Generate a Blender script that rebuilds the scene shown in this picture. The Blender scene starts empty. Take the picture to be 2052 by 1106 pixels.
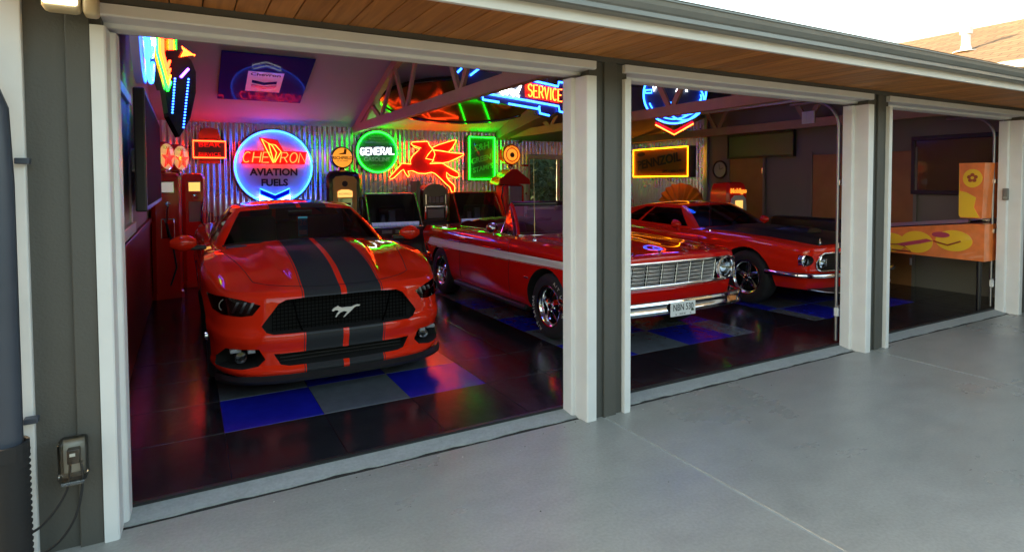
import bpy, bmesh, math, random
import numpy as np
from mathutils import Vector, Matrix

random.seed(7)
R = math.radians
SC = bpy.context.scene
COL = SC.collection

# ------------------------------------------------------------------ camera, world, sun, exposure
cam_d = bpy.data.cameras.new('camera'); cam = bpy.data.objects.new('camera', cam_d); COL.objects.link(cam)
YAW, PITCH, ROLL = R(29.006), R(-2.073), R(-0.264)
fw = Vector((math.sin(YAW) * math.cos(PITCH), math.cos(YAW) * math.cos(PITCH), math.sin(PITCH)))
rt0 = Vector((math.cos(YAW), -math.sin(YAW), 0)); up0 = rt0.cross(fw)
rt = rt0 * math.cos(ROLL) + up0 * math.sin(ROLL); up = up0 * math.cos(ROLL) - rt0 * math.sin(ROLL)
cam.matrix_world = Matrix(((rt.x, up.x, -fw.x, 0), (rt.y, up.y, -fw.y, 0), (rt.z, up.z, -fw.z, 1.6), (0, 0, 0, 1)))
cam_d.sensor_width = 36; cam_d.lens = 36 * 1178.7 / 2052; cam_d.shift_y = -(553 - 406.2) / 2052
cam_d.clip_start = 0.05; cam_d.clip_end = 2000
SC.camera = cam

SUN_ELEV, SUN_AZ = R(11.0), (-0.83, 0.56)          # horizontal direction towards the sun
W = bpy.data.worlds.new('World'); SC.world = W; W.use_nodes = True
wn = W.node_tree; bg = wn.nodes['Background']
sky = wn.nodes.new('ShaderNodeTexSky'); sky.sky_type = 'NISHITA'; sky.sun_disc = False
sky.sun_elevation = R(11); sky.sun_rotation = math.atan2(SUN_AZ[0], SUN_AZ[1])
sky.air_density = 1.0; sky.dust_density = 1.5; sky.ozone_density = 1.0
tint = wn.nodes.new('ShaderNodeMix'); tint.data_type = 'RGBA'; tint.blend_type = 'MULTIPLY'; tint.inputs[0].default_value = 1.0
tint.inputs[7].default_value = (1.13, 1.0, .80, 1)                       # the camera's white balance for open shade
wn.links.new(sky.outputs[0], tint.inputs[6]); wn.links.new(tint.outputs[2], bg.inputs[0]); bg.inputs[1].default_value = 0.15
sd = bpy.data.lights.new('sun', 'SUN'); sun = bpy.data.objects.new('sun', sd); COL.objects.link(sun)
sd.energy = 2.4; sd.angle = R(0.5); sd.color = (1.0, 0.72, 0.42)
sdir = Vector((SUN_AZ[0] * math.cos(SUN_ELEV), SUN_AZ[1] * math.cos(SUN_ELEV), math.sin(SUN_ELEV))).normalized()
sun.rotation_euler = sdir.to_track_quat('Z', 'Y').to_euler()
SC.view_settings.view_transform = 'Standard'; SC.view_settings.look = 'None'
SC.view_settings.exposure = 2.88; SC.view_settings.gamma = 1.0
SC.cycles.max_bounces = 8; SC.cycles.diffuse_bounces = 4; SC.cycles.glossy_bounces = 4
SC.cycles.transparent_max_bounces = 12; SC.cycles.transmission_bounces = 6
SC.cycles.sample_clamp_indirect = 6.0
SC.cycles.caustics_reflective = False; SC.cycles.caustics_refractive = False
SC.cycles.use_denoising = True

# ------------------------------------------------------------------ materials
def lin(c):
    f = lambda v: v / 12.92 if v <= 0.04045 else ((v + 0.055) / 1.055) ** 2.4
    return tuple(f(v / 255.0) for v in c)
MATS = {}
def mat(name, col=(.5, .5, .5), rough=.5, metal=0.0, coat=0.0, emit=None, es=0.0, bump=0.0, bscale=40.0, var=0.0, vscale=4.0,
        spec=.5, trans=0.0, alpha=1.0):
    m = bpy.data.materials.new(name); m.use_nodes = True; MATS[name] = m
    nt = m.node_tree; b = nt.nodes['Principled BSDF']
    b.inputs['Base Color'].default_value = (*col, 1); b.inputs['Roughness'].default_value = rough
    b.inputs['Metallic'].default_value = metal; b.inputs['Coat Weight'].default_value = coat
    b.inputs['Coat Roughness'].default_value = 0.03; b.inputs['Specular IOR Level'].default_value = spec
    b.inputs['Transmission Weight'].default_value = trans
    if emit: b.inputs['Emission Color'].default_value = (*emit, 1); b.inputs['Emission Strength'].default_value = es
    if var or bump:
        tc = nt.nodes.new('ShaderNodeTexCoord')
    if var:
        n = nt.nodes.new('ShaderNodeTexNoise'); n.inputs['Scale'].default_value = vscale; n.inputs['Detail'].default_value = 6
        mr = nt.nodes.new('ShaderNodeMapRange'); mr.inputs[1].default_value = .25; mr.inputs[2].default_value = .75
        mr.inputs[3].default_value = 1 - var; mr.inputs[4].default_value = 1 + var
        hs = nt.nodes.new('ShaderNodeMix'); hs.data_type = 'RGBA'; hs.blend_type = 'MULTIPLY'; hs.inputs[0].default_value = 1
        hs.inputs[6].default_value = (*col, 1)
        nt.links.new(tc.outputs['Object'], n.inputs['Vector']); nt.links.new(n.outputs[0], mr.inputs[0])
        nt.links.new(mr.outputs[0], hs.inputs[7]); nt.links.new(hs.outputs[2], b.inputs['Base Color'])
        mr2 = nt.nodes.new('ShaderNodeMapRange'); mr2.inputs[3].default_value = max(0, rough - .12); mr2.inputs[4].default_value = min(1, rough + .12)
        nt.links.new(n.outputs[0], mr2.inputs[0]); nt.links.new(mr2.outputs[0], b.inputs['Roughness'])
    if bump:
        n2 = nt.nodes.new('ShaderNodeTexNoise'); n2.inputs['Scale'].default_value = bscale; n2.inputs['Detail'].default_value = 5
        bp = nt.nodes.new('ShaderNodeBump'); bp.inputs['Strength'].default_value = bump; bp.inputs['Distance'].default_value = .01
        nt.links.new(tc.outputs['Object'], n2.inputs['Vector']); nt.links.new(n2.outputs[0], bp.inputs['Height'])
        nt.links.new(bp.outputs[0], b.inputs['Normal'])
    return m

def glassmat(name, tint=(.8, .85, .85), refl=1.0, rough=0.0):
    m = bpy.data.materials.new(name); m.use_nodes = True; nt = m.node_tree; MATS[name] = m
    for n in list(nt.nodes): nt.nodes.remove(n)
    o = nt.nodes.new('ShaderNodeOutputMaterial'); t = nt.nodes.new('ShaderNodeBsdfTransparent'); g = nt.nodes.new('ShaderNodeBsdfGlossy')
    t.inputs[0].default_value = (*tint, 1); g.inputs['Roughness'].default_value = rough
    lw = nt.nodes.new('ShaderNodeFresnel'); lw.inputs[0].default_value = 1.52
    mu = nt.nodes.new('ShaderNodeMath'); mu.operation = 'MULTIPLY'; mu.inputs[1].default_value = refl; mu.use_clamp = True
    mx = nt.nodes.new('ShaderNodeMixShader')
    nt.links.new(lw.outputs[0], mu.inputs[0]); nt.links.new(mu.outputs[0], mx.inputs[0])
    nt.links.new(t.outputs[0], mx.inputs[1]); nt.links.new(g.outputs[0], mx.inputs[2]); nt.links.new(mx.outputs[0], o.inputs[0])
    return m

def concrete(name, col, scale=1.0, rough=.45):
    m = mat(name, col, rough, bump=.12, bscale=160)
    nt = m.node_tree; b = nt.nodes['Principled BSDF']; tc = nt.nodes.new('ShaderNodeTexCoord')
    mp = nt.nodes.new('ShaderNodeMapping'); mp.inputs['Scale'].default_value = (.55 * scale, .9 * scale, 1)
    n1 = nt.nodes.new('ShaderNodeTexNoise'); n1.inputs['Scale'].default_value = 1.3; n1.inputs['Detail'].default_value = 8; n1.inputs['Roughness'].default_value = .62
    n2 = nt.nodes.new('ShaderNodeTexNoise'); n2.inputs['Scale'].default_value = 60; n2.inputs['Detail'].default_value = 4
    n3 = nt.nodes.new('ShaderNodeTexNoise'); n3.inputs['Scale'].default_value = 7; n3.inputs['Detail'].default_value = 6
    r1 = nt.nodes.new('ShaderNodeValToRGB'); e = r1.color_ramp.elements
    e[0].position = .30; e[0].color = (.92, .93, .93, 1); e[1].position = .70; e[1].color = (1.05, 1.045, 1.04, 1)
    r2 = nt.nodes.new('ShaderNodeMapRange'); r2.inputs[1].default_value = .3; r2.inputs[2].default_value = .7; r2.inputs[3].default_value = .90; r2.inputs[4].default_value = 1.08
    r3 = nt.nodes.new('ShaderNodeMapRange'); r3.inputs[1].default_value = .3; r3.inputs[2].default_value = .62; r3.inputs[3].default_value = .92; r3.inputs[4].default_value = 1.04
    nt.links.new(tc.outputs['Object'], mp.inputs[0])
    for n in (n1, n3): nt.links.new(mp.outputs[0], n.inputs['Vector'])
    nt.links.new(tc.outputs['Object'], n2.inputs['Vector'])
    nt.links.new(n1.outputs[0], r1.inputs[0]); nt.links.new(n2.outputs[0], r2.inputs[0]); nt.links.new(n3.outputs[0], r3.inputs[0])
    def mul(a, bb):
        x = nt.nodes.new('ShaderNodeMix'); x.data_type = 'RGBA'; x.blend_type = 'MULTIPLY'; x.inputs[0].default_value = 1
        nt.links.new(a, x.inputs[6]); nt.links.new(bb, x.inputs[7]); return x
    x = mul(r1.outputs[0], r2.outputs[0]); y = mul(x.outputs[2], r3.outputs[0])
    z = nt.nodes.new('ShaderNodeMix'); z.data_type = 'RGBA'; z.blend_type = 'MULTIPLY'; z.inputs[0].default_value = 1
    z.inputs[6].default_value = (*col, 1); nt.links.new(y.outputs[2], z.inputs[7]); nt.links.new(z.outputs[2], b.inputs['Base Color'])
    vo_ = nt.nodes.new('ShaderNodeTexVoronoi'); vo_.inputs['Scale'].default_value = 1.7; vo_.inputs['Randomness'].default_value = 1.0
    nw = nt.nodes.new('ShaderNodeTexNoise'); nw.inputs['Scale'].default_value = 9; nw.inputs['Detail'].default_value = 4
    wv = nt.nodes.new('ShaderNodeMath'); wv.operation = 'MULTIPLY_ADD'; wv.inputs[1].default_value = .22
    nt.links.new(tc.outputs['Object'], vo_.inputs['Vector']); nt.links.new(tc.outputs['Object'], nw.inputs['Vector']); nt.links.new(nw.outputs[0], wv.inputs[0]); nt.links.new(vo_.outputs['Distance'], wv.inputs[2])
    sp = nt.nodes.new('ShaderNodeMapRange'); sp.inputs[1].default_value = .13; sp.inputs[2].default_value = .30; sp.inputs[3].default_value = .86; sp.inputs[4].default_value = 1.0
    nt.links.new(wv.outputs[0], sp.inputs[0])
    vs = nt.nodes.new('ShaderNodeTexVoronoi'); vs.inputs['Scale'].default_value = 11; sps = nt.nodes.new('ShaderNodeMapRange'); sps.inputs[1].default_value = .025; sps.inputs[2].default_value = .05; sps.inputs[3].default_value = .72; sps.inputs[4].default_value = 1.0
    nt.links.new(tc.outputs['Object'], vs.inputs['Vector']); nt.links.new(vs.outputs['Distance'], sps.inputs[0])
    m1 = mul(z.outputs[2], sp.outputs[0]); m2 = mul(m1.outputs[2], sps.outputs[0]); nt.links.new(m2.outputs[2], b.inputs['Base Color'])
    rr = nt.nodes.new('ShaderNodeMapRange'); rr.inputs[1].default_value = .3; rr.inputs[2].default_value = .7
    rr.inputs[3].default_value = rough - .1; rr.inputs[4].default_value = rough + .14
    nt.links.new(n1.outputs[0], rr.inputs[0]); nt.links.new(rr.outputs[0], b.inputs['Roughness'])
    return m

def wood(name, c1, c2, rough=.5, along=1, scale=1.0):
    m = mat(name, c1, rough); nt = m.node_tree; b = nt.nodes['Principled BSDF']
    tc = nt.nodes.new('ShaderNodeTexCoord'); mp = nt.nodes.new('ShaderNodeMapping'); s = [14 * scale] * 3; s[along] = .9 * scale; mp.inputs['Scale'].default_value = s
    oi = nt.nodes.new('ShaderNodeObjectInfo')
    ad = nt.nodes.new('ShaderNodeVectorMath'); ad.operation = 'ADD'
    sc2 = nt.nodes.new('ShaderNodeMath'); sc2.operation = 'MULTIPLY'; sc2.inputs[1].default_value = 40
    n = nt.nodes.new('ShaderNodeTexNoise'); n.inputs['Scale'].default_value = 1.6; n.inputs['Detail'].default_value = 7; n.inputs['Distortion'].default_value = 1.2
    rp = nt.nodes.new('ShaderNodeValToRGB'); e = rp.color_ramp.elements; e[0].position = .35; e[0].color = (*c2, 1); e[1].position = .62; e[1].color = (*c1, 1)
    hv = nt.nodes.new('ShaderNodeHueSaturation'); mr = nt.nodes.new('ShaderNodeMapRange'); mr.inputs[3].default_value = .78; mr.inputs[4].default_value = 1.2
    nt.links.new(oi.outputs['Random'], sc2.inputs[0]); nt.links.new(tc.outputs['Object'], ad.inputs[0]); nt.links.new(sc2.outputs[0], ad.inputs[1])
    nt.links.new(ad.outputs[0], mp.inputs[0]); nt.links.new(mp.outputs[0], n.inputs['Vector']); nt.links.new(n.outputs[0], rp.inputs[0])
    nt.links.new(oi.outputs['Random'], mr.inputs[0]); nt.links.new(mr.outputs[0], hv.inputs['Value']); nt.links.new(rp.outputs[0], hv.inputs['Color'])
    nt.links.new(hv.outputs[0], b.inputs['Base Color'])
    return m

def neon(name, col, s): return mat(name, (.02, .02, .02), .3, emit=col, es=s)

# ------------------------------------------------------------------ object helpers
def tag(o, label=None, cat=None, group=None, kind=None):
    if label: o['label'] = label
    if cat: o['category'] = cat
    if group: o['group'] = group
    if kind: o['kind'] = kind
    return o
def empty(name, loc=(0, 0, 0), parent=None, label=None, cat=None, group=None, rz=0.0):
    o = bpy.data.objects.new(name, None); COL.objects.link(o); o.location = loc; o.rotation_euler.z = rz; o.empty_display_size = .1
    if parent: o.parent = parent
    return tag(o, label, cat, group)

def sharpen(me, ang=35.0):
    bm = bmesh.new(); bm.from_mesh(me)
    a = R(ang)
    for f in bm.faces: f.smooth = True
    for e in bm.edges:
        if len(e.link_faces) == 2: e.smooth = e.calc_face_angle(0) < a
        else: e.smooth = False
    bm.to_mesh(me); bm.free()

class MB:
    """collects shapes for ONE mesh object"""
    def __init__(s): s.v = []; s.f = []; s.m = []; s.cur = 0
    def add(s, vs, fs, m=None):
        o = len(s.v); s.v += [tuple(map(float, p)) for p in vs]
        for f in fs: s.f.append([i + o for i in f]); s.m.append(s.cur if m is None else m)
        return s
    def box(s, x0, x1, y0, y1, z0, z1, m=None):
        v = [(x0, y0, z0), (x1, y0, z0), (x1, y1, z0), (x0, y1, z0), (x0, y0, z1), (x1, y0, z1), (x1, y1, z1), (x0, y1, z1)]
        return s.add(v, [(0, 3, 2, 1), (4, 5, 6, 7), (0, 1, 5, 4), (1, 2, 6, 5), (2, 3, 7, 6), (3, 0, 4, 7)], m)
    def bbox(s, x0, x1, y0, y1, z0, z1, b=.01, m=None):
        """box with chamfered edges"""
        bm = bmesh.new(); bmesh.ops.create_cube(bm, size=1)
        for v in bm.verts: v.co = Vector(((x0 + x1) / 2 + v.co.x * (x1 - x0), (y0 + y1) / 2 + v.co.y * (y1 - y0), (z0 + z1) / 2 + v.co.z * (z1 - z0)))
        bmesh.ops.bevel(bm, geom=list(bm.edges), offset=b, segments=2, affect='EDGES', profile=.5)
        bm.verts.index_update()
        s.add([v.co[:] for v in bm.verts], [[v.index for v in f.verts] for f in bm.faces], m); bm.free(); return s
    def prism(s, pts, axis, a0, a1, m=None):
        """polygon pts (2-D) extruded along axis; remaining axes in order"""
        n = len(pts)
        def mk(p, a):
            q = [0, 0, 0]; q[axis] = a; r = [i for i in range(3) if i != axis]; q[r[0]], q[r[1]] = p; return q
        vs = [mk(p, a0) for p in pts] + [mk(p, a1) for p in pts]
        fs = [list(range(n)), list(range(2 * n - 1, n - 1, -1))] + [[i, (i + 1) % n, n + (i + 1) % n, n + i] for i in range(n)]
        return s.add(vs, fs, m)
    def tube(s, pts, r, seg=6, cap=True, closed=False, m=None):
        P = [Vector(p) for p in pts]; n = len(P); rings = []; o = len(s.v)
        rr = r if isinstance(r, (list, tuple)) else [r] * n
        prev = None
        for i in range(n):
            if closed: t = (P[(i + 1) % n] - P[i - 1])
            else: t = (P[min(i + 1, n - 1)] - P[max(i - 1, 0)])
            if t.length < 1e-9: t = Vector((0, 0, 1))
            t.normalize()
            if prev is None:
                a = Vector((0, 0, 1)) if abs(t.z) < .9 else Vector((1, 0, 0)); u = t.cross(a).normalized()
            else:
                u = prev - t * prev.dot(t)
                if u.length < 1e-6: u = t.orthogonal()
                u.normalize()
            prev = u; w = t.cross(u)
            for k in range(seg):
                an = 2 * math.pi * k / seg; s.v.append(tuple(P[i] + (u * math.cos(an) + w * math.sin(an)) * rr[i]))
        mm = s.cur if m is None else m
        for i in range(n if closed else n - 1):
            j = (i + 1) % n
            for k in range(seg):
                k2 = (k + 1) % seg; s.f.append([o + i * seg + k, o + i * seg + k2, o + j * seg + k2, o + j * seg + k]); s.m.append(mm)
        if cap and not closed:
            s.f.append([o + k for k in range(seg)][::-1]); s.m.append(mm); s.f.append([o + (n - 1) * seg + k for k in range(seg)]); s.m.append(mm)
        return s
    def lathe(s, prof, c=(0, 0, 0), axis=2, seg=24, m=None, a0=0.0, a1=2 * math.pi):
        """prof: list of (radius, height along axis)"""
        o = len(s.v); n = len(prof); full = abs(a1 - a0 - 2 * math.pi) < 1e-6; cnt = seg if full else seg + 1
        r = [i for i in range(3) if i != axis]
        for i in range(cnt):
            an = a0 + (a1 - a0) * i / seg
            for (rad, h) in prof:
                q = [0, 0, 0]; q[axis] = c[axis] + h; q[r[0]] = c[r[0]] + rad * math.cos(an); q[r[1]] = c[r[1]] + rad * math.sin(an); s.v.append(tuple(q))
        mm = s.cur if m is None else m
        for i in range(seg):
            j = (i + 1) % cnt
            for k in range(n - 1):
                s.f.append([o + i * n + k, o + j * n + k, o + j * n + k + 1, o + i * n + k + 1]); s.m.append(mm)
        return s
    def grid(s, rows, m=None, closed=False):
        o = len(s.v); nr = len(rows); nc = len(rows[0])
        for r_ in rows: s.v += [tuple(map(float, p)) for p in r_]
        mm = s.cur if m is None else m
        for i in range(nr - 1):
            for k in range(nc if closed else nc - 1):
                k2 = (k + 1) % nc; s.f.append([o + i * nc + k, o + i * nc + k2, o + (i + 1) * nc + k2, o + (i + 1) * nc + k]); s.m.append(mm)
        return s
    def xform(s, M, start=0):
        s.v[start:] = [tuple(M @ Vector(p)) for p in s.v[start:]]; return s
    def mesh(s, name, mats, smooth=None, merge=False):
        me = bpy.data.meshes.new(name); me.from_pydata(s.v, [], s.f)
        if not isinstance(mats, (list, tuple)): mats = [mats]
        for m in mats: me.materials.append(MATS[m] if isinstance(m, str) else m)
        for p, i in zip(me.polygons, s.m): p.material_index = i
        bm = bmesh.new(); bm.from_mesh(me)
        if merge: bmesh.ops.remove_doubles(bm, verts=bm.verts, dist=1e-5)
        bmesh.ops.recalc_face_normals(bm, faces=bm.faces)
        bm.to_mesh(me); bm.free()
        if smooth is not None: sharpen(me, smooth)
        return me
    def build(s, name, mats, parent=None, smooth=None, world=False, label=None, cat=None, group=None, kind=None, merge=False):
        o = bpy.data.objects.new(name, s.mesh(name, mats, smooth, merge)); COL.objects.link(o)
        if parent: o.parent = parent
        if world and parent:
            q = parent; l = Vector((0, 0, 0))
            while q: l += q.location; q = q.parent
            o.location = -l
        return tag(o, label, cat, group, kind)

def link_copy(o, parent, loc=None, rot=None):
    c = o.copy(); COL.objects.link(c); c.parent = parent
    if loc is not None: c.location = loc
    if rot is not None: c.rotation_euler = rot
    return c

def text(name, body, size, m, parent, loc, rot=(R(90), 0, 0), ext=.002, align='CENTER', shear=0.0, bold=0.0, xs=1.0, label=None):
    cu = bpy.data.curves.new('t', 'FONT'); cu.body = body; cu.size = size; cu.align_x = align; cu.align_y = 'CENTER'; cu.extrude = ext; cu.shear = shear
    cu.offset = bold; cu.resolution_u = 3
    t = bpy.data.objects.new('t', cu); COL.objects.link(t)
    dg = bpy.context.evaluated_depsgraph_get(); me = bpy.data.meshes.new_from_object(t.evaluated_get(dg)); bpy.data.objects.remove(t); bpy.data.curves.remove(cu)
    me.materials.clear(); me.materials.append(MATS[m]); me.name = name
    o = bpy.data.objects.new(name, me); COL.objects.link(o); o.location = loc; o.rotation_euler = rot; o.scale = (xs, 1, 1)
    if parent: o.parent = parent
    return tag(o, label)

def arc(cx, cz, r, a0, a1, n=12): return [(cx + r * math.cos(R(a0 + (a1 - a0) * i / n)), cz + r * math.sin(R(a0 + (a1 - a0) * i / n))) for i in range(n + 1)]
def ell(cx, cz, rx, rz, a0, a1, n=14): return [(cx + rx * math.cos(R(a0 + (a1 - a0) * i / n)), cz + rz * math.sin(R(a0 + (a1 - a0) * i / n))) for i in range(n + 1)]
STROKE = {
    'A': [[(0, 0), (.5, 1), (1, 0)], [(.18, .36), (.82, .36)]], 'B': [[(0, 0), (0, 1), (.7, 1), (.9, .8), (.7, .53), (0, .53)], [(.7, .53), (1, .27), (.75, 0), (0, 0)]],
    'C': [ell(.5, .5, .5, .5, 50, 310)], 'D': [[(0, 0), (0, 1), (.55, 1), (.95, .7), (.95, .3), (.55, 0), (0, 0)]],
    'E': [[(.95, 1), (0, 1), (0, 0), (.95, 0)], [(0, .52), (.75, .52)]], 'F': [[(.95, 1), (0, 1), (0, 0)], [(0, .52), (.75, .52)]],
    'G': [ell(.5, .5, .5, .5, 50, 340) + [(.97, .45), (.55, .45)]], 'H': [[(0, 0), (0, 1)], [(1, 0), (1, 1)], [(0, .5), (1, .5)]],
    'I': [[(.5, 0), (.5, 1)]], 'L': [[(0, 1), (0, 0), (.9, 0)]], 'N': [[(0, 0), (0, 1), (1, 0), (1, 1)]], 'O': [ell(.5, .5, .5, .5, 0, 360, 18)],
    'P': [[(0, 0), (0, 1), (.7, 1), (.95, .77), (.7, .5), (0, .5)]], 'R': [[(0, 0), (0, 1), (.7, 1), (.95, .77), (.7, .5), (0, .5)], [(.45, .5), (1, 0)]],
    'S': [ell(.5, .76, .45, .24, 20, 270, 9) + ell(.5, .26, .47, .26, 90, -160, 9)], 'V': [[(0, 1), (.5, 0), (1, 1)]], 'Z': [[(0, 1), (1, 1), (0, 0), (1, 0)]],
    'T': [[(0, 1), (1, 1)], [(.5, 0), (.5, 1)]], 'M': [[(0, 0), (0, 1), (.5, .35), (1, 1), (1, 0)]]}
def neon_letters(word, x, z, h, w, gap, y, m, parent, r=.008, slant=0.0, rise=0.0):
    """each letter of a neon word is a part of its sign; sign plane is local x-z, facing -y"""
    for ch in word:
        if ch == ' ': x += w + gap; continue
        ww = w * (.35 if ch == 'I' else 1)
        b = MB()
        for st in STROKE[ch]:
            b.tube([(x + px * ww + pz * h * slant, y, z + pz * h + rise * x) for px, pz in st], r, 6)
        b.build('neon_letter', m, parent, smooth=50); x += ww + gap
    return x

# ------------------------------------------------------------------ shared materials
mat('white_trim', (.70, .70, .685), .45, bump=.05, bscale=30, var=.05, vscale=6)
mat('siding', (.078, .076, .066), .6, bump=.25, bscale=90, var=.06, vscale=3)
mat('fascia_white', (.66, .64, .60), .5, var=.05, vscale=4)
mat('gutter_grey', (.16, .165, .155), .35, metal=.0, var=.06, vscale=5)
wood('soffit_wood', (.54, .215, .052), (.37, .138, .033), .55, along=1)
concrete('concrete_drive', (.286, .282, .256), 1.0, .32)
concrete('concrete_sill', (.30, .31, .30), 3.0, .6)
mat('joint_sealant', (.36, .36, .33), .8, var=.15, vscale=30)
mat('crack_dark', (.02, .018, .015), 1.0, bump=.5, bscale=60)
mat('dirt', (.16, .13, .09), 1.0, bump=1.0, bscale=25, var=.35, vscale=20)
mat('shingle', (.50, .35, .20), .9, bump=.8, bscale=70, var=.22, vscale=30)
def shingle_courses(m):
    nt = m.node_tree; b = nt.nodes['Principled BSDF']; tc = nt.nodes.new('ShaderNodeTexCoord'); sx = nt.nodes.new('ShaderNodeSeparateXYZ'); cx = nt.nodes.new('ShaderNodeCombineXYZ')
    br = nt.nodes.new('ShaderNodeTexBrick'); br.inputs['Scale'].default_value = 1.0; br.inputs['Brick Width'].default_value = .30; br.inputs['Row Height'].default_value = .135; br.inputs['Mortar Size'].default_value = .010
    br.inputs['Color1'].default_value = (.27, .175, .095, 1); br.inputs['Color2'].default_value = (.19, .118, .062, 1); br.inputs['Mortar'].default_value = (.10, .065, .04, 1)
    nt.links.new(tc.outputs['Object'], sx.inputs[0]); nt.links.new(sx.outputs[1], cx.inputs[0]); nt.links.new(sx.outputs[0], cx.inputs[1]); nt.links.new(cx.outputs[0], br.inputs['Vector']); nt.links.new(br.outputs[0], b.inputs['Base Color'])
shingle_courses(MATS['shingle'])
mat('drywall', (.42, .40, .39), .75, bump=.1, bscale=120)
mat('wall_grey', (.20, .19, .165), .7, bump=.1, bscale=120)
mat('wainscot_redlit', (.22, .02, .015), .35)  # red reflected light put into the wainscot colour
mat('corrugated', (.66, .66, .68), .27, metal=1.0, var=.05, vscale=2)
mat('truss_wood', (.36, .22, .13), .55, var=.12, vscale=6)
mat('black_tile', (.012, .012, .016), .19, bump=.06, bscale=14, var=.2, vscale=9, spec=.24)
mat('grey_tile', (.10, .115, .135), .22, bump=.05, bscale=14, var=.12, vscale=12)
mat('blue_tile', (.010, .014, .34), .22, bump=.05, bscale=14, var=.12, vscale=12)
mat('steel', (.55, .56, .58), .30, metal=1.0)
mat('steel_dull', (.30, .30, .31), .45, metal=1.0)
mat('chrome', (.78, .79, .82), .06, metal=1.0)
mat('black_plastic', (.012, .012, .013), .4)
mat('black_gloss', (.008, .008, .009), .12, coat=.5)
mat('rubber', (.014, .014, .015), .75, bump=.1, bscale=60)
mat('void_black', (.004, .004, .004), .9)
mat('slate_pipe', (.045, .055, .075), .45, var=.08, vscale=6)
mat('white_plain', (.75, .75, .73), .4)
mat('door_wood', (.30, .13, .045), .45, var=.15, vscale=5)
mat('leaf_a', (.022, .055, .012), .6); mat('leaf_b', (.035, .075, .018), .6); mat('leaf_c', (.015, .038, .010), .6)
mat('bark', (.09, .06, .04), .9, bump=.6, bscale=30)
glassmat('pane', (.9, .93, .92), 1.0)

YF, YB, XL, XR, ZC = 3.159, 11.0, -0.43, 9.3, 2.60
RIDGE_Y = (YF + YB) / 2
def ceil_z(y): return ZC + .33 * ((YB - y) if y > RIDGE_Y else (y - YF))

# ------------------------------------------------------------------ ground and driveway
MB().box(-60, 60, -60, 70, -.6, -.06).build('ground', 'dirt', kind='structure')
drv = MB().box(-.62, 18, -14, YF + .05, -.3, -.03).build('driveway', 'crack_dark', kind='structure')
xs_ = [-.60, 2.452, 5.60, 8.8, 12.0, 15.2]
for i in range(len(xs_) - 1):
    for y0, y1 in ((-.9, 3.206), (-5.2, -.9), (-9.5, -5.2)):
        MB().bbox(xs_[i] + .007, xs_[i + 1] - .007, y0 + .007, y1, -.12, 0, .006).build('concrete_slab', 'concrete_drive', drv)
for x in xs_[1:-1]:
    b = MB(); n = 60; ys = np.linspace(-9.5, 3.2, n)
    for k in range(n - 1):
        w0, w1 = .0085 + .002 * math.sin(ys[k] * 9), .0085 + .002 * math.sin(ys[k + 1] * 9)
        b.add([(x - w0, ys[k], -.004), (x + w0, ys[k], -.004), (x + w1, ys[k + 1], -.004), (x - w1, ys[k + 1], -.004)], [(0, 1, 2, 3)])
    b.build('joint_strip', 'joint_sealant', drv)

# ------------------------------------------------------------------ garage
G = empty('garage', (0, YF, 0), label='grey board-and-batten garage with three open white-trimmed bays and wooden soffit', cat='garage')
DOORS = [(-.349, 2.371), (2.612, 5.532), (5.785, 8.630)]
TRIM_TOP = 2.383
# front wall pieces between and around the bays (each with its battens)
def wall_piece(x0, x1, z0, z1): MB().box(x0, x1, YF, YF + .17, z0, z1).build('front_wall', 'siding', G, world=True)
wall_piece(-.60, -.31, -.05, TRIM_TOP); wall_piece(2.335, 2.65, -.05, TRIM_TOP); wall_piece(5.495, 5.82, -.05, TRIM_TOP); wall_piece(8.59, 9.5, -.05, TRIM_TOP)
MB().box(-.60, 9.5, YF + .003, YF + .173, TRIM_TOP - .02, 2.62).build('front_wall', 'siding', G, world=True)
for x0, x1 in ((-.438, -.351), (2.448, 2.55), (5.625, 5.70), (9.0, 9.06)):
    MB().bbox(x0, x1, YF - .02, YF + .01, -.01, TRIM_TOP + .02, .004).build('batten', 'siding', G, world=True)
MB().bbox(-.60, 9.5, YF - .022, YF + .001, TRIM_TOP + .004, 2.425, .003).build('frieze_board', 'siding', G, world=True)
MB().bbox(-.70, -.582, YF - .03, YF + .10, -.03, 2.42, .006).build('corner_board', 'white_trim', G, world=True)
# door surrounds: left jamb, right jamb, head - stepped moulding
PROF = [(0, -.034), (.050, -.034), (.057, -.028), (.062, .092), (.078, .096), (.084, .104), (.090, .185), (0, .185)]
for n, (xa, xb) in enumerate(DOORS):
    f = empty('door_frame', (xa, YF, 0), None); f.parent = G; f.location = (xa, 0, 0)
    wr = 1.32
    MB().prism([(xa + s, YF + y) for s, y in PROF], 2, -.004, TRIM_TOP - .097).build('jamb', 'white_trim', f, world=True)
    MB().prism([(xb - s * wr, YF + y) for s, y in PROF], 2, -.004, TRIM_TOP - .097).build('jamb', 'white_trim', f, world=True)
    MB().prism([(YF + y, TRIM_TOP - s) for s, y in [(s * .92, y) for s, y in PROF]], 0, xa + .001, xb - .001).build('head', 'white_trim', f, world=True)
    # concrete lip with a ragged expansion crack in front of it
    b = MB(); m_ = 46; xs2 = np.linspace(xa + .03, xb - .05, m_)
    rows = [[], [], [], []]
    for x in xs2:
        j = .006 * math.sin(x * 11) + .004 * math.sin(x * 37 + 1) + random.uniform(-.003, .003)
        rows[0].append((x, 3.231 + j, -.03)); rows[1].append((x, 3.233 + j, .004)); rows[2].append((x, 3.345, .028)); rows[3].append((x, 3.345, -.03))
    b.grid(rows); b.build('sill', 'concrete_sill', f, world=True, smooth=30)
    MB().box(xa + .06, xb - .07, 3.346, 3.372, -.02, .043).build('floor_edging', 'black_plastic', f, world=True)
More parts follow.
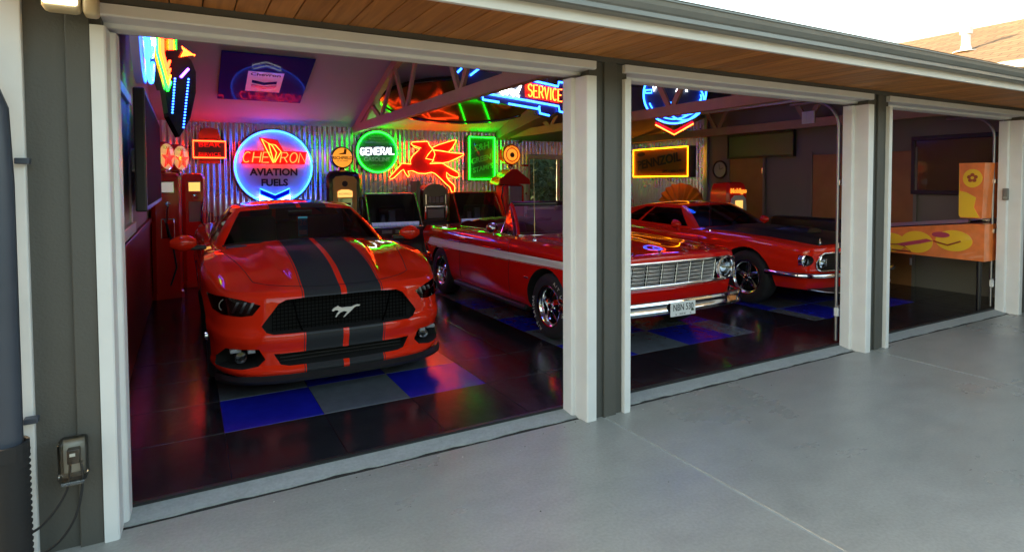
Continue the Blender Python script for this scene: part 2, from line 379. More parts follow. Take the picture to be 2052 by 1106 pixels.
MB().box(-.58, 8.8, 3.196, 3.262, -.06, -.0035).build('expansion_joint', 'crack_dark', drv)
# soffit planks
sof = empty('soffit', (0, YF, 2.42), None); sof.parent = G; sof.location = (0, 0, 2.42)
x = -.72; PL = None
while x < 9.5:
    w = .135
    if PL is None:
        PL = MB().bbox(0, w - .005, 2.50, YF - .002, 2.42, 2.438, .004).build('plank', 'soffit_wood', sof, world=True)
        PL.location = PL.location + Vector((x, 0, 0)); base = PL.location.copy()
        x0_ = x
    else:
        c = link_copy(PL, sof, base + Vector((x - x0_, 0, random.uniform(-.0008, .0008))))
    x += w
MB().box(-.72, 9.6, 2.5, YF, 2.4385, 2.445).build('backing', 'black_plastic', sof, world=True)
MB().bbox(-.74, 9.6, 2.470, 2.497, 2.405, 2.545, .003).build('fascia', 'fascia_white', G, world=True)
GP = [(2.468, 2.462), (2.41, 2.462), (2.398, 2.468), (2.398, 2.492), (2.388, 2.50), (2.372, 2.525), (2.366, 2.55), (2.358, 2.552), (2.358, 2.560), (2.374, 2.560), (2.374, 2.54), (2.405, 2.478), (2.466, 2.475), (2.466, 2.56), (2.468, 2.56)]
gut = MB().prism(GP, 0, -.76, 9.62).build('gutter', 'gutter_grey', G, world=True)
xh = .2
while xh < 9.5:
    MB().box(xh, xh + .02, 2.36, 2.47, 2.5603, 2.5635).build('gutter_hanger', 'gutter_grey', gut, world=False); xh += .82
# roof slabs
rs = .33
def rz(y): return 2.585 + rs * (y - 2.40) if y <= RIDGE_Y else 2.585 + rs * (RIDGE_Y - 2.40) - rs * (y - RIDGE_Y)
MB().prism([(2.42, rz(2.42)), (RIDGE_Y, rz(RIDGE_Y)), (11.7, rz(11.7)), (11.7, rz(11.7) - .09), (RIDGE_Y, rz(RIDGE_Y) - .09), (2.50, rz(2.42) - .05)], 0, -.80, 9.62).build('roof', 'shingle', G, world=True)
# gable end walls, back wall (with an opening for the window), interior skins
gab = [(YF + .02, -.05), (YB + .15, -.05), (YB + .15, ZC + .05), (RIDGE_Y, ceil_z(RIDGE_Y) + .05), (YF + .02, ZC + .05)]
MB().prism(gab, 0, -.56, XL - .012).build('left_wall', 'drywall', G, world=True)
MB().prism(gab, 0, XR + .012, 9.49).build('right_wall', 'wall_grey', G, world=True)
WX0, WX1, WZ0, WZ1 = 6.50, 8.05, 1.02, 2.08
bw = MB().box(-.55, WX0, YB + .02, YB + .14, -.05, 2.75).box(WX1, 9.48, YB + .02, YB + .14, -.05, 2.75)
bw.box(WX0 + .001, WX1 - .001, YB + .021, YB + .139, WZ1, 2.74).box(WX0 + .001, WX1 - .001, YB + .021, YB + .139, -.04, WZ0)
bw.build('back_wall', 'wall_grey', G, world=True)
for a, c in ((YF + .10, RIDGE_Y), (RIDGE_Y, YB + .02)):
    MB().prism([(a, ceil_z(a)), (c, ceil_z(c)), (c, ceil_z(c) + .03), (a, ceil_z(a) + .03)], 0, XL - .01, XR + .01).build('ceiling', 'drywall', G, world=True)
MB().box(XL - .01, XR + .01, YF + .174, YF + .186, 2.30, 2.66).build('inner_header', 'drywall', G, world=True)
MB().prism([(YB - .015, 2.47), (YB - .015, 2.66), (8.6, 3.36), (8.6, 2.86)], 0, 5.68, XR).build('dropped_ceiling', 'wall_grey', G, world=True)
MB().box(XL - .006, XL + .012, YF + .2, YB, .0, 1.08).build('wainscot', 'wainscot_redlit', G, world=True)
MB().bbox(XL - .006, XL + .03, YF + .2, YB, 1.081, 1.14, .006).build('chair_rail', 'wainscot_redlit', G, world=True)
# corrugated sheets
def corrugated(x0, x1, z0, z1, y=YB, per=.088, amp=.0125):
    n = max(4, int((x1 - x0) / per * 10)); top = []; bot = []
    for i in range(n + 1):
        x = x0 + (x1 - x0) * i / n; yy = y - .016 + amp * math.cos(2 * math.pi * x / per)
        top.append((x, yy, z1)); bot.append((x, yy, z0))
    return MB().grid([bot, top])
xx = XL
while xx < WX0 - .05:
    x1 = min(xx + .665, WX0 - .045)
    b = corrugated(xx, x1, .02, 2.615); b.xform(Matrix.Translation((0, random.uniform(-.002, .002), 0))); b.build('corrugated_sheet', 'corrugated', G, world=True, smooth=60); xx = x1
xx = WX0 - .045
while xx < XR - .05:
    x1 = min(xx + .665, XR); corrugated(xx, x1, WZ1 + .1 if xx < WX1 else .02, 2.72).build('corrugated_sheet', 'corrugated', G, world=True, smooth=60); xx = x1
yy0 = 8.62
while yy0 < YB - .1:
    y1 = min(yy0 + .665, YB - .03); b = corrugated(yy0, y1, .02, 3.4, y=0)
    b.v = [(XR - .004 + v[1], v[0], v[2]) for v in b.v]; b.build('corrugated_sheet', 'corrugated', G, world=True, smooth=60); yy0 = y1
MB().bbox(XR - .045, XR + .005, 8.53, 8.63, .02, 3.4, .006).build('corner_trim', 'steel', G, world=True)
# window in the back wall
wf = empty('window', (0, 0, 0)); wf.parent = G; wf.location = (0, -YF, 0)
b = MB().bbox(WX0 - .04, WX1 + .04, YB - .04, YB + .03, WZ1, WZ1 + .09, .006)
b.build('frame', 'white_trim', wf); MB().bbox(WX0 - .04, WX0 + .02, YB - .04, YB + .03, WZ0, WZ1, .006).build('frame', 'steel', wf)
MB().bbox(WX1 - .02, WX1 + .04, YB - .04, YB + .03, WZ0, WZ1, .006).build('frame', 'steel', wf)
MB().bbox(7.25, 7.31, YB - .03, YB + .03, WZ0 + .001, WZ1 - .001, .006).build('mullion', 'white_trim', wf)
MB().box(WX0 + .02, WX1 - .02, YB + .004, YB + .010, WZ0 + .001, WZ1 - .001).build('glass', 'pane', wf)
MB().bbox(WX0 - .06, WX1 + .06, YB - .07, YB + .03, WZ0 - .04, WZ0, .006).build('sill', 'white_trim', wf)
# window in the left wall with a closed pale blind
lw = empty('window', (0, 0, 0)); lw.parent = G; lw.location = (0, -YF, 0)
mat('blind', (.55, .54, .50), .8)
MB().box(XL - .004, XL + .004, 4.30, 6.0, 1.26, 2.28).build('blind', 'blind', lw)
for a in ((4.20, 4.299, 1.20, 2.36), (6.001, 6.10, 1.20, 2.36)): MB().bbox(XL - .01, XL + .022, a[0], a[1], a[2], a[3], .005).build('frame', 'white_trim', lw)
MB().bbox(XL - .01, XL + .03, 4.14, 6.16, 2.2805, 2.36, .005).build('frame', 'white_trim', lw); MB().bbox(XL - .01, XL + .04, 4.14, 6.16, 1.17, 1.2595, .005).build('sill', 'white_trim', lw)
# trusses: level bottom chord, rafters, W webs
def truss(xc, z0):
    t = empty('roof_truss', (xc, 0, 0)); t.parent = G; t.location = (xc, -YF, 0)
    h = .045
    MB().bbox(-h, h, YF + .20, YB - .06, z0, z0 + .145, .006).build('bottom_chord', 'truss_wood', t)
    for s in (0, 1):
        ya, yb_ = (YB - .08, RIDGE_Y) if s == 0 else (YF + .24, RIDGE_Y)
        za, zb = ceil_z(ya) - .02, ceil_z(yb_) - .02
        MB().prism([(ya, za - .14), (yb_, zb - .14), (yb_, zb), (ya, za)], 0, -h + .002, h - .002).build('rafter', 'truss_wood', t)
        for f0, f1 in ((.16, .30), (.42, .30), (.44, .62), (.74, .62), (.76, .93)):
            y0, y1 = ya + (yb_ - ya) * f0, ya + (yb_ - ya) * f1
            p0, p1 = Vector((0, y0, z0 + .13)), Vector((0, y1, ceil_z(y1) - .13)); d = (p1 - p0).normalized(); nrm = Vector((0, -d.z, d.y)) * .04
            q = [p0 - nrm, p0 + nrm, p1 + nrm, p1 - nrm]; MB().prism([(v.y, v.z) for v in q], 0, -.019, .019).build('web', 'truss_wood', t)
    return t
truss(2.75, 2.50); truss(5.97, 2.50); truss(9.0, 2.46)
# interior doors on the right wall
for y0, y1 in ((7.22, 7.98), (5.47, 6.24), (4.66, 5.36)):
    d = empty('interior_door', (0, 0, 0)); d.parent = G; d.location = (0, -YF, 0)
    MB().bbox(XR - .025, XR + .01, y0, y1, .04, 2.02, .006).build('door_leaf', 'door_wood', d)
    MB().bbox(XR - .04, XR - .02, y0 - .05, y0 - .002, .04, 2.07, .004).build('casing', 'wall_grey', d); MB().bbox(XR - .04, XR - .02, y1 + .002, y1 + .05, .04, 2.07, .004).build('casing', 'wall_grey', d)
    for zh in (.35, 1.72): MB().bbox(XR - .034, XR - .022, y0 + .002, y0 + .03, zh, zh + .1, .003).build('hinge', 'steel', d)
# overhead-door tracks
for xt in (5.432, 8.526):
    pts = [(xt, YF + .235, .06), (xt, YF + .235, 2.10)] + [(xt, YF + .235 + .26 * (1 - math.cos(R(a))), 2.10 + .26 * math.sin(R(a))) for a in range(9, 91, 9)] + [(xt, YF + .75, 2.365)]
    tr = empty('door_track', (0, 0, 0)); tr.parent = G; tr.location = (0, -YF, 0)
    MB().tube(pts, .016, 8).build('rail', 'steel_dull', tr, smooth=50)
    for z in (.35, .95, 1.55): MB().bbox(xt - .012, xt + .06, YF + .21, YF + .225, z, z + .05, .003).build('bracket', 'steel', tr)
    MB().bbox(xt - .03, xt - .005, YF + .2, YF + .24, .30, .38, .004).build('sensor', 'white_plain', tr)

# garage floor: 61 cm tiles; checker strips under the parking places
gf = MB().box(XL - .01, XR + .01, 3.37, YB + .02, -.2, .030).build('garage_floor', 'void_black', kind='structure')
T = .607; TY0 = 4.04
tile_me = {}
def tile(x0, x1, y0, y1, m):
    k = (round(x1 - x0, 3), round(y1 - y0, 3), m)
    if k not in tile_me: tile_me[k] = MB().bbox(0, x1 - x0 - .0025, 0, y1 - y0 - .0025, .026, .041, .0025).mesh('tile', m)
    o = bpy.data.objects.new('tile', tile_me[k]); COL.objects.link(o); o.parent = gf; o.location = (x0, y0, random.uniform(-.0006, .0003)); return o
STRIPS = {}
colx = [(-.43, .18, None), (.18, .787, 0), (.787, 1.394, 1), (1.394, 2.003, 0), (2.003, 2.53, None), (2.53, 3.05, None), (3.05, 3.535, 0), (3.535, 4.165, 1), (4.165, 4.785, 0), (4.785, 5.10, 1),
        (5.10, 5.58, None), (5.58, 6.08, None), (6.08, 6.29, 1), (6.29, 6.90, 0), (6.90, 7.51, 1), (7.51, 8.12, 0), (8.12, 8.71, None), (8.71, 9.30, None)]
ys = [3.373, TY0] + [TY0 + T * i for i in range(1, 11)] + [11.0]
for c0, c1, par in colx:
    for j in range(len(ys) - 1):
        if ys[j + 1] - ys[j] < .05: continue
        if par is None or j == 0 or j > 9: m = 'black_tile'
        else: m = ('blue_tile', 'grey_tile')[(par + j - 1) % 2]
        tile(c0, c1, ys[j], ys[j + 1], m)

# ------------------------------------------------------------------ neighbouring wing on the right
Wg = empty('house_wing', (9.4, 0, 0), label='house wing with sunlit tan shingle roof rising behind the gutter', cat='house')
EX, EZ, RX, RZ = 9.0, 3.055, 12.0, 4.205
MB().prism([(EX, EZ), (RX, RZ), (15, EZ), (15, EZ - .1), (RX, RZ - .1), (EX + .02, EZ - .07)], 1, -7, 9.0).build('roof', 'shingle', Wg, world=True)
MB().box(9.505, 14.5, -6.6, 11.0, -.05, 2.95).build('wall', 'siding', Wg, world=True)
MB().box(9.60, 14.4, -6.5, 8.8, 2.951, 3.15).build('upper_wall', 'siding', Wg, world=True)
MB().box(8.98, 9.55, -6.9, 8.9, 2.93, 2.95).build('soffit', 'soffit_wood', Wg, world=True)
MB().bbox(8.955, 8.985, -6.95, 8.95, 2.90, 3.03, .004).build('fascia', 'fascia_white', Wg, world=True)
MB().bbox(8.86, 8.954, -6.98, 8.98, 2.95, 3.045, .012).build('gutter', 'fascia_white', Wg, world=True)
V = MB(); V.lathe([(.0, .0), (.16, .0), (.16, .012), (.075, .03), (.062, .09), (.056, .10), (.056, .26), (.078, .262), (.082, .36), (.05, .37), (0, .37)], (0, 0, 0), 2, 20)
vo = V.build('vent_pipe', 'white_plain', Wg, smooth=40); vo.location = (10.17 - 9.4, 4.43, 3.48)

# unseen hedge added behind the viewer to darken reflections and block low sky
hb = MB(); rows = []; rg = random.Random(11)
for zf in np.linspace(0, 1, 12):
    row = []
    for x in np.linspace(-24, 34, 90):
        top_ = 5.2 + .9 * math.sin(x * .6) + .6 * math.sin(x * 1.7 + 1); row.append((x, -13.5 - 1.2 * math.sin(zf * 1.6) + rg.uniform(-.35, .35), -.06 + zf * top_ + rg.uniform(-.1, .1)))
    rows.append(row)
rows.append([(p[0], p[1] - 3, p[2] + .2) for p in rows[-1]]); rows.append([(p[0], p[1] - 1, -.06) for p in rows[-1]])
mat('hedge_green', (.035, .06, .022), .8, bump=1.0, bscale=9, var=.4, vscale=5)
hb.grid(rows).build('sky_block_hedge', 'hedge_green', label='unseen dark green hedge added across the driveway to darken reflections', cat='hedge')
hb = MB(); rows = []
for zf in np.linspace(0, 1, 9): rows.append([(x, 15.6 - .5 * math.sin(zf * 1.6) + rg.uniform(-.2, .2), -.06 + zf * (4.4 + .5 * math.sin(x * 1.1)) + rg.uniform(-.06, .06)) for x in np.linspace(3, 14, 40)])
rows.append([(p[0], p[1] + 1.6, p[2]) for p in rows[-1]]); rows.append([(p[0], p[1], -.06) for p in rows[-1]])
hb.grid(rows).build('garden_hedge', 'hedge_green', label='dense green hedge beyond the shrub outside the rear window', cat='hedge')
# hedge outside the back window
hd = empty('garden_shrub', (7.6, 13.4, -.06), label='leafy green shrub outside the rear window', cat='shrub')
b = MB(); rr = random.Random(3)
for i in range(9000):
    c = Vector((rr.uniform(-2.6, 2.6), rr.gauss(0, .75), rr.uniform(0.1, 3.6))); c.z *= 1 - .04 * c.x * c.x
    s = rr.uniform(.05, .11); e = Matrix.Rotation(rr.uniform(0, 6.28), 4, Vector((rr.uniform(-1, 1), rr.uniform(-1, 1), rr.uniform(-1, 1))).normalized())
    q = [c + e @ Vector(v) for v in ((-s, 0, 0), (0, -s * .45, 0), (s, 0, 0), (0, s * .45, s * .2))]
    b.add(q, [(0, 1, 2, 3)], rr.choice((0, 0, 1, 2)))
b.build('foliage', ['leaf_a', 'leaf_b', 'leaf_c'], hd, kind='stuff')
for i in range(6): MB().tube([(-2 + i * .8, 0, 0), (-1.9 + i * .8, .05, 1.0), (-2.1 + i * .8, -.1, 2.2)], [.03, .022, .008], 6).build('stem', 'bark', hd)

# ------------------------------------------------------------------ cars
class Pch:
    """monotone cubic interpolation through (x, y) knots"""
    def __init__(s, *kn):
        s.x = np.array([k[0] for k in kn], float); s.y = np.array([k[1] for k in kn], float)
        h = np.diff(s.x); d = np.diff(s.y) / h; n = len(s.x); m = np.zeros(n)
        if n == 2: m[:] = d[0]
        else:
            for i in range(1, n - 1):
                if d[i - 1] * d[i] > 0:
                    w1, w2 = 2 * h[i] + h[i - 1], h[i] + 2 * h[i - 1]; m[i] = (w1 + w2) / (w1 / d[i - 1] + w2 / d[i])
            m[0], m[-1] = d[0], d[-1]
        s.m = m
    def __call__(s, t):
        t = min(max(t, s.x[0]), s.x[-1]); i = min(max(int(np.searchsorted(s.x, t)) - 1, 0), len(s.x) - 2)
        h = s.x[i + 1] - s.x[i]; u = (t - s.x[i]) / h
        return float((2 * u ** 3 - 3 * u ** 2 + 1) * s.y[i] + (u ** 3 - 2 * u ** 2 + u) * h * s.m[i] + (3 * u ** 2 - 2 * u ** 3) * s.y[i + 1] + (u ** 3 - u ** 2) * h * s.m[i + 1])

def sstep(a, b, t): u = min(max((t - a) / (b - a), 0), 1); return u * u * (3 - 2 * u)

def car_hull(yf, xc, yr, xcr, xs, H, zlo, DF, DS, DR, nA=26, nS=96, nV=26):
    """closed body below the belt: front curve yf(x), side xs(y), rear yr(x); H(x,y) top; wall insets DF/DS/DR over v in 0..1"""
    base = []; kind = []
    for i in range(nA + 1):
        x = xc * i / nA; base.append((x, yf(x))); kind.append(('f', i / nA))
    ya, yb = yf(xc), yr(xcr)
    for j in range(1, nS):
        u = j / nS; y = ya + (yb - ya) * u; base.append((xs(y), y)); kind.append(('s', u))
    for i in range(nA + 1):
        x = xcr * (1 - i / nA); base.append((x, yr(x))); kind.append(('r', 1 - i / nA))
    n = len(base); B = np.array(base)
    # inward normals
    N = np.zeros_like(B)
    for i in range(n):
        a = B[max(i - 1, 0)]; c = B[min(i + 1, n - 1)]; t = c - a
        if i == 0: t = np.array([1., 0])
        if i == n - 1: t = np.array([-1., 0])
        t = t / np.hypot(*t); N[i] = (-t[1], t[0])
    wall = []
    for i in range(n):
        x, y = B[i]; wf = 1 - sstep(ya - .02, ya + .55, y) if kind[i][0] != 'f' else 1.0
        wr = sstep(yb - .5, yb, y) if kind[i][0] != 'r' else 1.0
        if kind[i][0] == 'f': wf = 1 - .45 * sstep(.75, 1, kind[i][1])
        elif kind[i][0] == 's': wf = .55 * (1 - sstep(0, .5, y - ya))
        col = []
        def ins(v): return wf * DF(v) + wr * DR(v) + max(0, 1 - wf - wr) * DS(v)
        d1 = ins(1.0); xt, yt = x + N[i][0] * d1, y + N[i][1] * d1
        if i in (0, n - 1): xt = 0.0
        zt = H(abs(xt), yt); zb = zlo(abs(x), y)
        for k in range(nV + 1):
            v = k / nV; d = ins(v); px, py = x + N[i][0] * d, y + N[i][1] * d
            if i in (0, n - 1): px = 0.0
            col.append((max(px, 0.0), py, zb + (zt - zb) * v))
        wall.append(col)
    top = []
    fr = [wall[i][-1] for i in range(nA + 1)]; re = [wall[n - 1 - i][-1] for i in range(nA + 1)]
    top.append(fr)
    for j in range(1, nS):
        X, Y, _ = wall[nA + j][-1]; row = []
        ff = (1 - sstep(0, .42, j / nS)); rf = sstep(.7, 1, j / nS)
        for k in range(nA + 1):
            x = fr[k][0] / fr[-1][0] * X
            y = Y + (fr[k][1] - fr[-1][1]) * ff + (re[k][1] - re[-1][1]) * rf
            z = H(x, y) if k < nA else wall[nA + j][-1][2]
            row.append((x, y, z))
        top.append(row)
    top.append(re)
    b = MB()
    for s in (1, -1):
        b.grid([[(s * p[0], p[1], p[2]) for p in col] for col in wall]); b.grid([[(s * p[0], p[1], p[2]) for p in row] for row in top])
    for i in range(n - 1):
        a, c = wall[i][0], wall[i + 1][0]
        b.add([a, c, (-c[0], c[1], c[2]), (-a[0], a[1], a[2])], [(0, 1, 2, 3)])
    return b

def cut(me, cutters, mats, smooth=32):
    """boolean-subtract each cutter MB from the body mesh, one solver run"""
    o = bpy.data.objects.new('tmp_body', me); COL.objects.link(o); rem = []
    for c in cutters:
        cm = c.mesh('cutter', mats); co = bpy.data.objects.new('cutter', cm); COL.objects.link(co); rem.append(co)
        md = o.modifiers.new('b', 'BOOLEAN'); md.operation = 'DIFFERENCE'; md.object = co; md.solver = 'EXACT'
    dg = bpy.context.evaluated_depsgraph_get(); dg.update()
    out = bpy.data.meshes.new_from_object(o.evaluated_get(dg)); bpy.data.objects.remove(o)
    for c in rem: bpy.data.objects.remove(c)
    sharpen(out, smooth); return out
def put(name, me, parent, label=None):
    o = bpy.data.objects.new(name, me); COL.objects.link(o); o.parent = parent; return tag(o, label)

def front_prism(pts, y0, y1, m): return MB().prism([(x, z) for x, z in pts], 1, y0, y1, m)
def mirror(pts): return [(-x, z) for x, z in pts][::-1]
def wheel_cut(y, z, r, xs_, xi, m):
    out = []
    for s in (1, -1):
        b = MB(); x0, x1 = s * xi, s * xs_
        ring = [(r * math.cos(2 * math.pi * k / 40), r * math.sin(2 * math.pi * k / 40)) for k in range(40)]
        b.prism([(y + a, z + c) for a, c in ring], 0, x0, x1, m); out.append(b)
    return out

def patch(pts, surf, t0=.004, t1=.02, grid=.02):
    """lens / panel: outline in x-z laid on the front surface y=surf(x,z); real thickness"""
    bm = bmesh.new(); vs = [bm.verts.new((x, 0, z)) for x, z in pts]; bm.faces.new(vs)
    xs2 = [p[0] for p in pts]; zs2 = [p[1] for p in pts]
    x = min(xs2) + grid
    while x < max(xs2):
        bmesh.ops.bisect_plane(bm, geom=list(bm.verts) + list(bm.edges) + list(bm.faces), plane_co=(x, 0, 0), plane_no=(1, 0, 0)); x += grid
    z = min(zs2) + grid * 1.5
    while z < max(zs2):
        bmesh.ops.bisect_plane(bm, geom=list(bm.verts) + list(bm.edges) + list(bm.faces), plane_co=(0, 0, z), plane_no=(0, 0, 1)); z += grid * 1.5
    for v in bm.verts: v.co.y = surf(v.co.x, v.co.z) + t0
    r = bmesh.ops.extrude_face_region(bm, geom=list(bm.faces))
    for e in r['geom']:
        if isinstance(e, bmesh.types.BMVert): e.co.y += t1
    bm.verts.index_update(); b = MB(); b.add([v.co[:] for v in bm.verts], [[v.index for v in f.verts] for f in bm.faces]); bm.free(); return b

def greenhouse(lf, lx0, ls, lr, lxr, zl, uf, ux0, us, ur, uxr, roofH, bulge, splits, ws, nA=16, wsplit=(.05, .93), sw=(.12, .88), rear=True):
    """lower ring lf/ls/lr, upper ring uf/us/ur; splits: side s-knots [(s, is_glass_until_next)], returns dict of MBs"""
    wv = sorted(set([0, wsplit[0], sw[0], .3, .5, .7, sw[1], wsplit[1], 1.0]))
    A = [i / nA for i in range(nA)] ; A = sorted(set(A + [.93, 1.0]))
    S = []
    kn = [k[0] for k in splits] + [1.0]
    for i in range(len(kn) - 1):
        m_ = max(1, int((kn[i + 1] - kn[i]) * 24)); S += [kn[i] + (kn[i + 1] - kn[i]) * q / m_ for q in range(m_)]
    S.append(1.0)
    cols = []; tags = []
    for a in A:
        x = a * lx0; lo = Vector((x, lf(x), zl(lf(x)))); xu = a * ux0; u_ = Vector((xu, uf(xu), roofH(xu, uf(xu)))); cols.append((lo, u_, Vector((0.15 * a, -1, .5)).normalized())); tags.append(('f', a))
    yl0, yl1, yu0, yu1 = lf(lx0), lr(lxr), uf(ux0), ur(uxr)
    for s_ in S[1:-1]:
        y = yl0 + (yl1 - yl0) * s_; yu = yu0 + (yu1 - yu0) * s_
        cols.append((Vector((ls(y), y, zl(y))), Vector((us(yu), yu, roofH(us(yu), yu))), Vector((1, 0, .2)).normalized())); tags.append(('s', s_))
    for a in A[::-1]:
        x = a * lxr; lo = Vector((x, lr(x), zl(lr(x)))); xu = a * uxr; cols.append((lo, Vector((xu, ur(xu), roofH(xu, ur(xu)))), Vector((.1 * a, 1, .5)).normalized())); tags.append(('r', a))
    def pt(c, w): return c[0].lerp(c[1], w) + c[2] * (bulge * math.sin(math.pi * min(max(w, 0), 1)))
    out = {'shell': MB(), 'windshield': MB(), 'rear_window': MB()}; sw_idx = 0
    def isglass(s_):
        g = False
        for k, v in splits:
            if s_ >= k - 1e-6: g = v
        return g
    for i in range(len(cols) - 1):
        t0, t1 = tags[i], tags[i + 1]
        for k in range(len(wv) - 1):
            w0, w1 = wv[k], wv[k + 1]; dst = 'shell'
            if t0[0] == 'f' and t1[0] == 'f' and t1[1] <= .931 and w0 >= wsplit[0] - 1e-6 and w1 <= wsplit[1] + 1e-6: dst = 'windshield'
            elif t0[0] == 'r' and t1[0] == 'r' and t0[1] <= .931 and rear and w0 >= sw[0] - 1e-6 and w1 <= sw[1] + 1e-6: dst = 'rear_window'
            elif (t0[0] == 's' or t1[0] == 's') and isglass(t0[1] if t0[0] == 's' else 0.0) and w0 >= sw[0] - 1e-6 and w1 <= sw[1] + 1e-6: dst = 'side_window'
            q = [pt(cols[i], w0), pt(cols[i + 1], w0), pt(cols[i + 1], w1), pt(cols[i], w1)]
            if dst == 'side_window':
                gi = max(i_ for i_, kk in enumerate(splits) if (t0[1] if t0[0] == 's' else 0.0) >= kk[0] - 1e-6)
            for s in (1, -1):
                key = dst if dst != 'side_window' else 'side_window%d%s' % (gi, 'LR'[s > 0])
                out.setdefault(key, MB()).add([(s * p.x, p.y, p.z) for p in q], [(0, 1, 2, 3)])
    nR = len(A); up_f = [cols[i][1] for i in range(nR)]; up_r = [cols[len(cols) - 1 - i][1] for i in range(nR)]
    rows = [up_f]; side = cols[nR:len(cols) - nR]
    for j, c in enumerate(side):
        u = (j + 1) / (len(side) + 1); X, Y = c[1].x, c[1].y; row = []
        ff, rf = 1 - sstep(0, .5, u), sstep(.5, 1, u)
        for k in range(nR):
            x = A[k] * X; y = Y + (up_f[k].y - up_f[-1].y) * ff + (up_r[k].y - up_r[-1].y) * rf; row.append(Vector((x, y, roofH(x, y))))
        rows.append(row)
    rows.append(up_r)
    for s in (1, -1): out['shell'].grid([[(s * p.x, p.y, p.z) for p in r_] for r_ in rows])
    return out

def make_wheel(R_, w, rim, spokes, parent, loc, side, rimmat='chrome', spokemat='chrome', dish=.05, sp_w=.055, letters=False, lip=.03):
    """wheel on the x axis, outer face towards side (-1 = left)"""
    wl = empty('wheel', loc, parent); s = side
    t = MB(); h = w / 2
    t.lathe([(rim - .004, -h * .92), (rim + .02, -h), (R_ - .045, -h * 1.02), (R_ - .012, -h * .86), (R_, -h * .6), (R_, h * .6), (R_ - .012, h * .86), (R_ - .045, h * 1.02), (rim + .02, h), (rim - .004, h * .92)], (0, 0, 0), 0, 40)
    t.build('tyre', 'rubber', wl, smooth=40)
    r = MB()
    r.lathe([(rim + .003, s * h * .93), (rim + .004, s * h * .97), (rim - lip * .4, s * h * .95), (rim - lip, s * (h - .02)), (rim - lip - .012, s * (h - dish)), (rim - lip - .018, s * (h - dish - .05)), (rim - lip - .02, -s * h * .6)], (0, 0, 0), 0, 40)
    r.build('rim', rimmat, wl, smooth=45)
    d = MB(); d.lathe([(0, s * (h - dish - .07)), (rim - lip - .015, s * (h - dish - .075))], (0, 0, 0), 0, 24); d.build('brake_disc', 'void_black', wl)
    sp = MB(); ro = rim - lip - .004; xo = s * (h - dish - .012)
    for k in range(spokes):
        a = 2 * math.pi * k / spokes + .3; ca, sa = math.cos(a), math.sin(a)
        def P(rad, tang, x): return (x, ca * rad - sa * tang, sa * rad + ca * tang)
        r0, r1 = .04, ro; w0, w1 = sp_w * .72, sp_w * .5
        v = [P(r0, -w0, xo + s * .02), P(r0, w0, xo + s * .02), P(r1, w1, xo - s * .004), P(r1, -w1, xo - s * .004), P(r0, -w0, xo - s * .02), P(r0, w0, xo - s * .02), P(r1, w1, xo - s * .03), P(r1, -w1, xo - s * .03)]
        v += [P(r0, 0, xo + s * .032), P(r1, 0, xo + s * .010)]
        sp.add(v, [(0, 8, 9, 3), (8, 1, 2, 9), (4, 7, 6, 5), (0, 3, 7, 4), (1, 5, 6, 2), (3, 9, 2, 6, 7), (0, 4, 5, 1, 8)])
    sp.build('spokes', spokemat, wl, smooth=25)
    hb = MB(); hb.lathe([(.062, xo - s * .02), (.062, xo + s * .016), (.05, xo + s * .026), (.034, xo + s * .028), (.032, xo + s * .05), (.02, xo + s * .056), (0, xo + s * .056)], (0, 0, 0), 0, 20)
    for k in range(spokes):
        a = 2 * math.pi * (k + .5) / spokes + .3; hb.lathe([(.009, xo), (.009, xo + s * .03), (0, xo + s * .034)], (0, math.cos(a) * .05, math.sin(a) * .05), 0, 6)
    hb.build('hub', 'chrome', wl, smooth=40)
    if letters:
        for word, ac in (('RADIAL T/A', 150), ('RADIAL T/A', -30)):
            n = len(word)
            for q, ch in enumerate(word):
                if ch == ' ': continue
                a = R(ac + (n / 2 - q) * 8.2) if s < 0 else R(ac + (q - n / 2) * 8.2)
                rad = (rim + R_) / 2 + .005
                ang = a + math.pi / 2 if s < 0 else a - math.pi / 2
                o = text('sidewall_letter', ch, .05, 'tyre_white', wl, (s * (h + .004), math.cos(a) * rad, math.sin(a) * rad), ext=.001, bold=.001)
                er = Vector((0, math.cos(a), math.sin(a)))       # letter up = radial
                nrm = Vector((s, 0, 0)); rgt = er.cross(nrm)
                o.matrix_local = Matrix(((rgt.x, er.x, nrm.x, s * (h + .003)), (rgt.y, er.y, nrm.y, er.y * rad), (rgt.z, er.z, nrm.z, er.z * rad), (0, 0, 0, 1)))
    return wl

def seat(name, parent, x, y, z, w, m, h=.62):
    st = empty(name, (x, y, z), parent)
    MB().bbox(-w / 2, w / 2, 0, .5, 0, .17, .05).build('cushion', m, st, smooth=60)
    b = MB().bbox(-w / 2, w / 2, -.07, .07, 0, h, .05); b.xform(Matrix.Translation((0, .5, .1)) @ Matrix.Rotation(R(-16), 4, 'X')); b.build('backrest', m, st, smooth=60)
    return st
def steering(parent, x, y, z, m='black_plastic', r=.19):
    s = MB(); M = Matrix.Translation((x, y, z)) @ Matrix.Rotation(R(-65), 4, 'X')
    s.tube([tuple(M @ Vector((r * math.cos(2 * math.pi * k / 24), r * math.sin(2 * math.pi * k / 24), 0))) for k in range(24)], .014, 6, closed=True)
    for a in (0, 180): s.tube([tuple(M @ Vector((0, 0, -.03))), tuple(M @ Vector((r * math.cos(R(a)), r * math.sin(R(a)), 0)))], .012, 6)
    s.tube([tuple(M @ Vector((0, 0, -.02))), tuple(M @ Vector((0, 0, -.3)))], .03, 8); s.build('steering_wheel', m, parent, smooth=50)

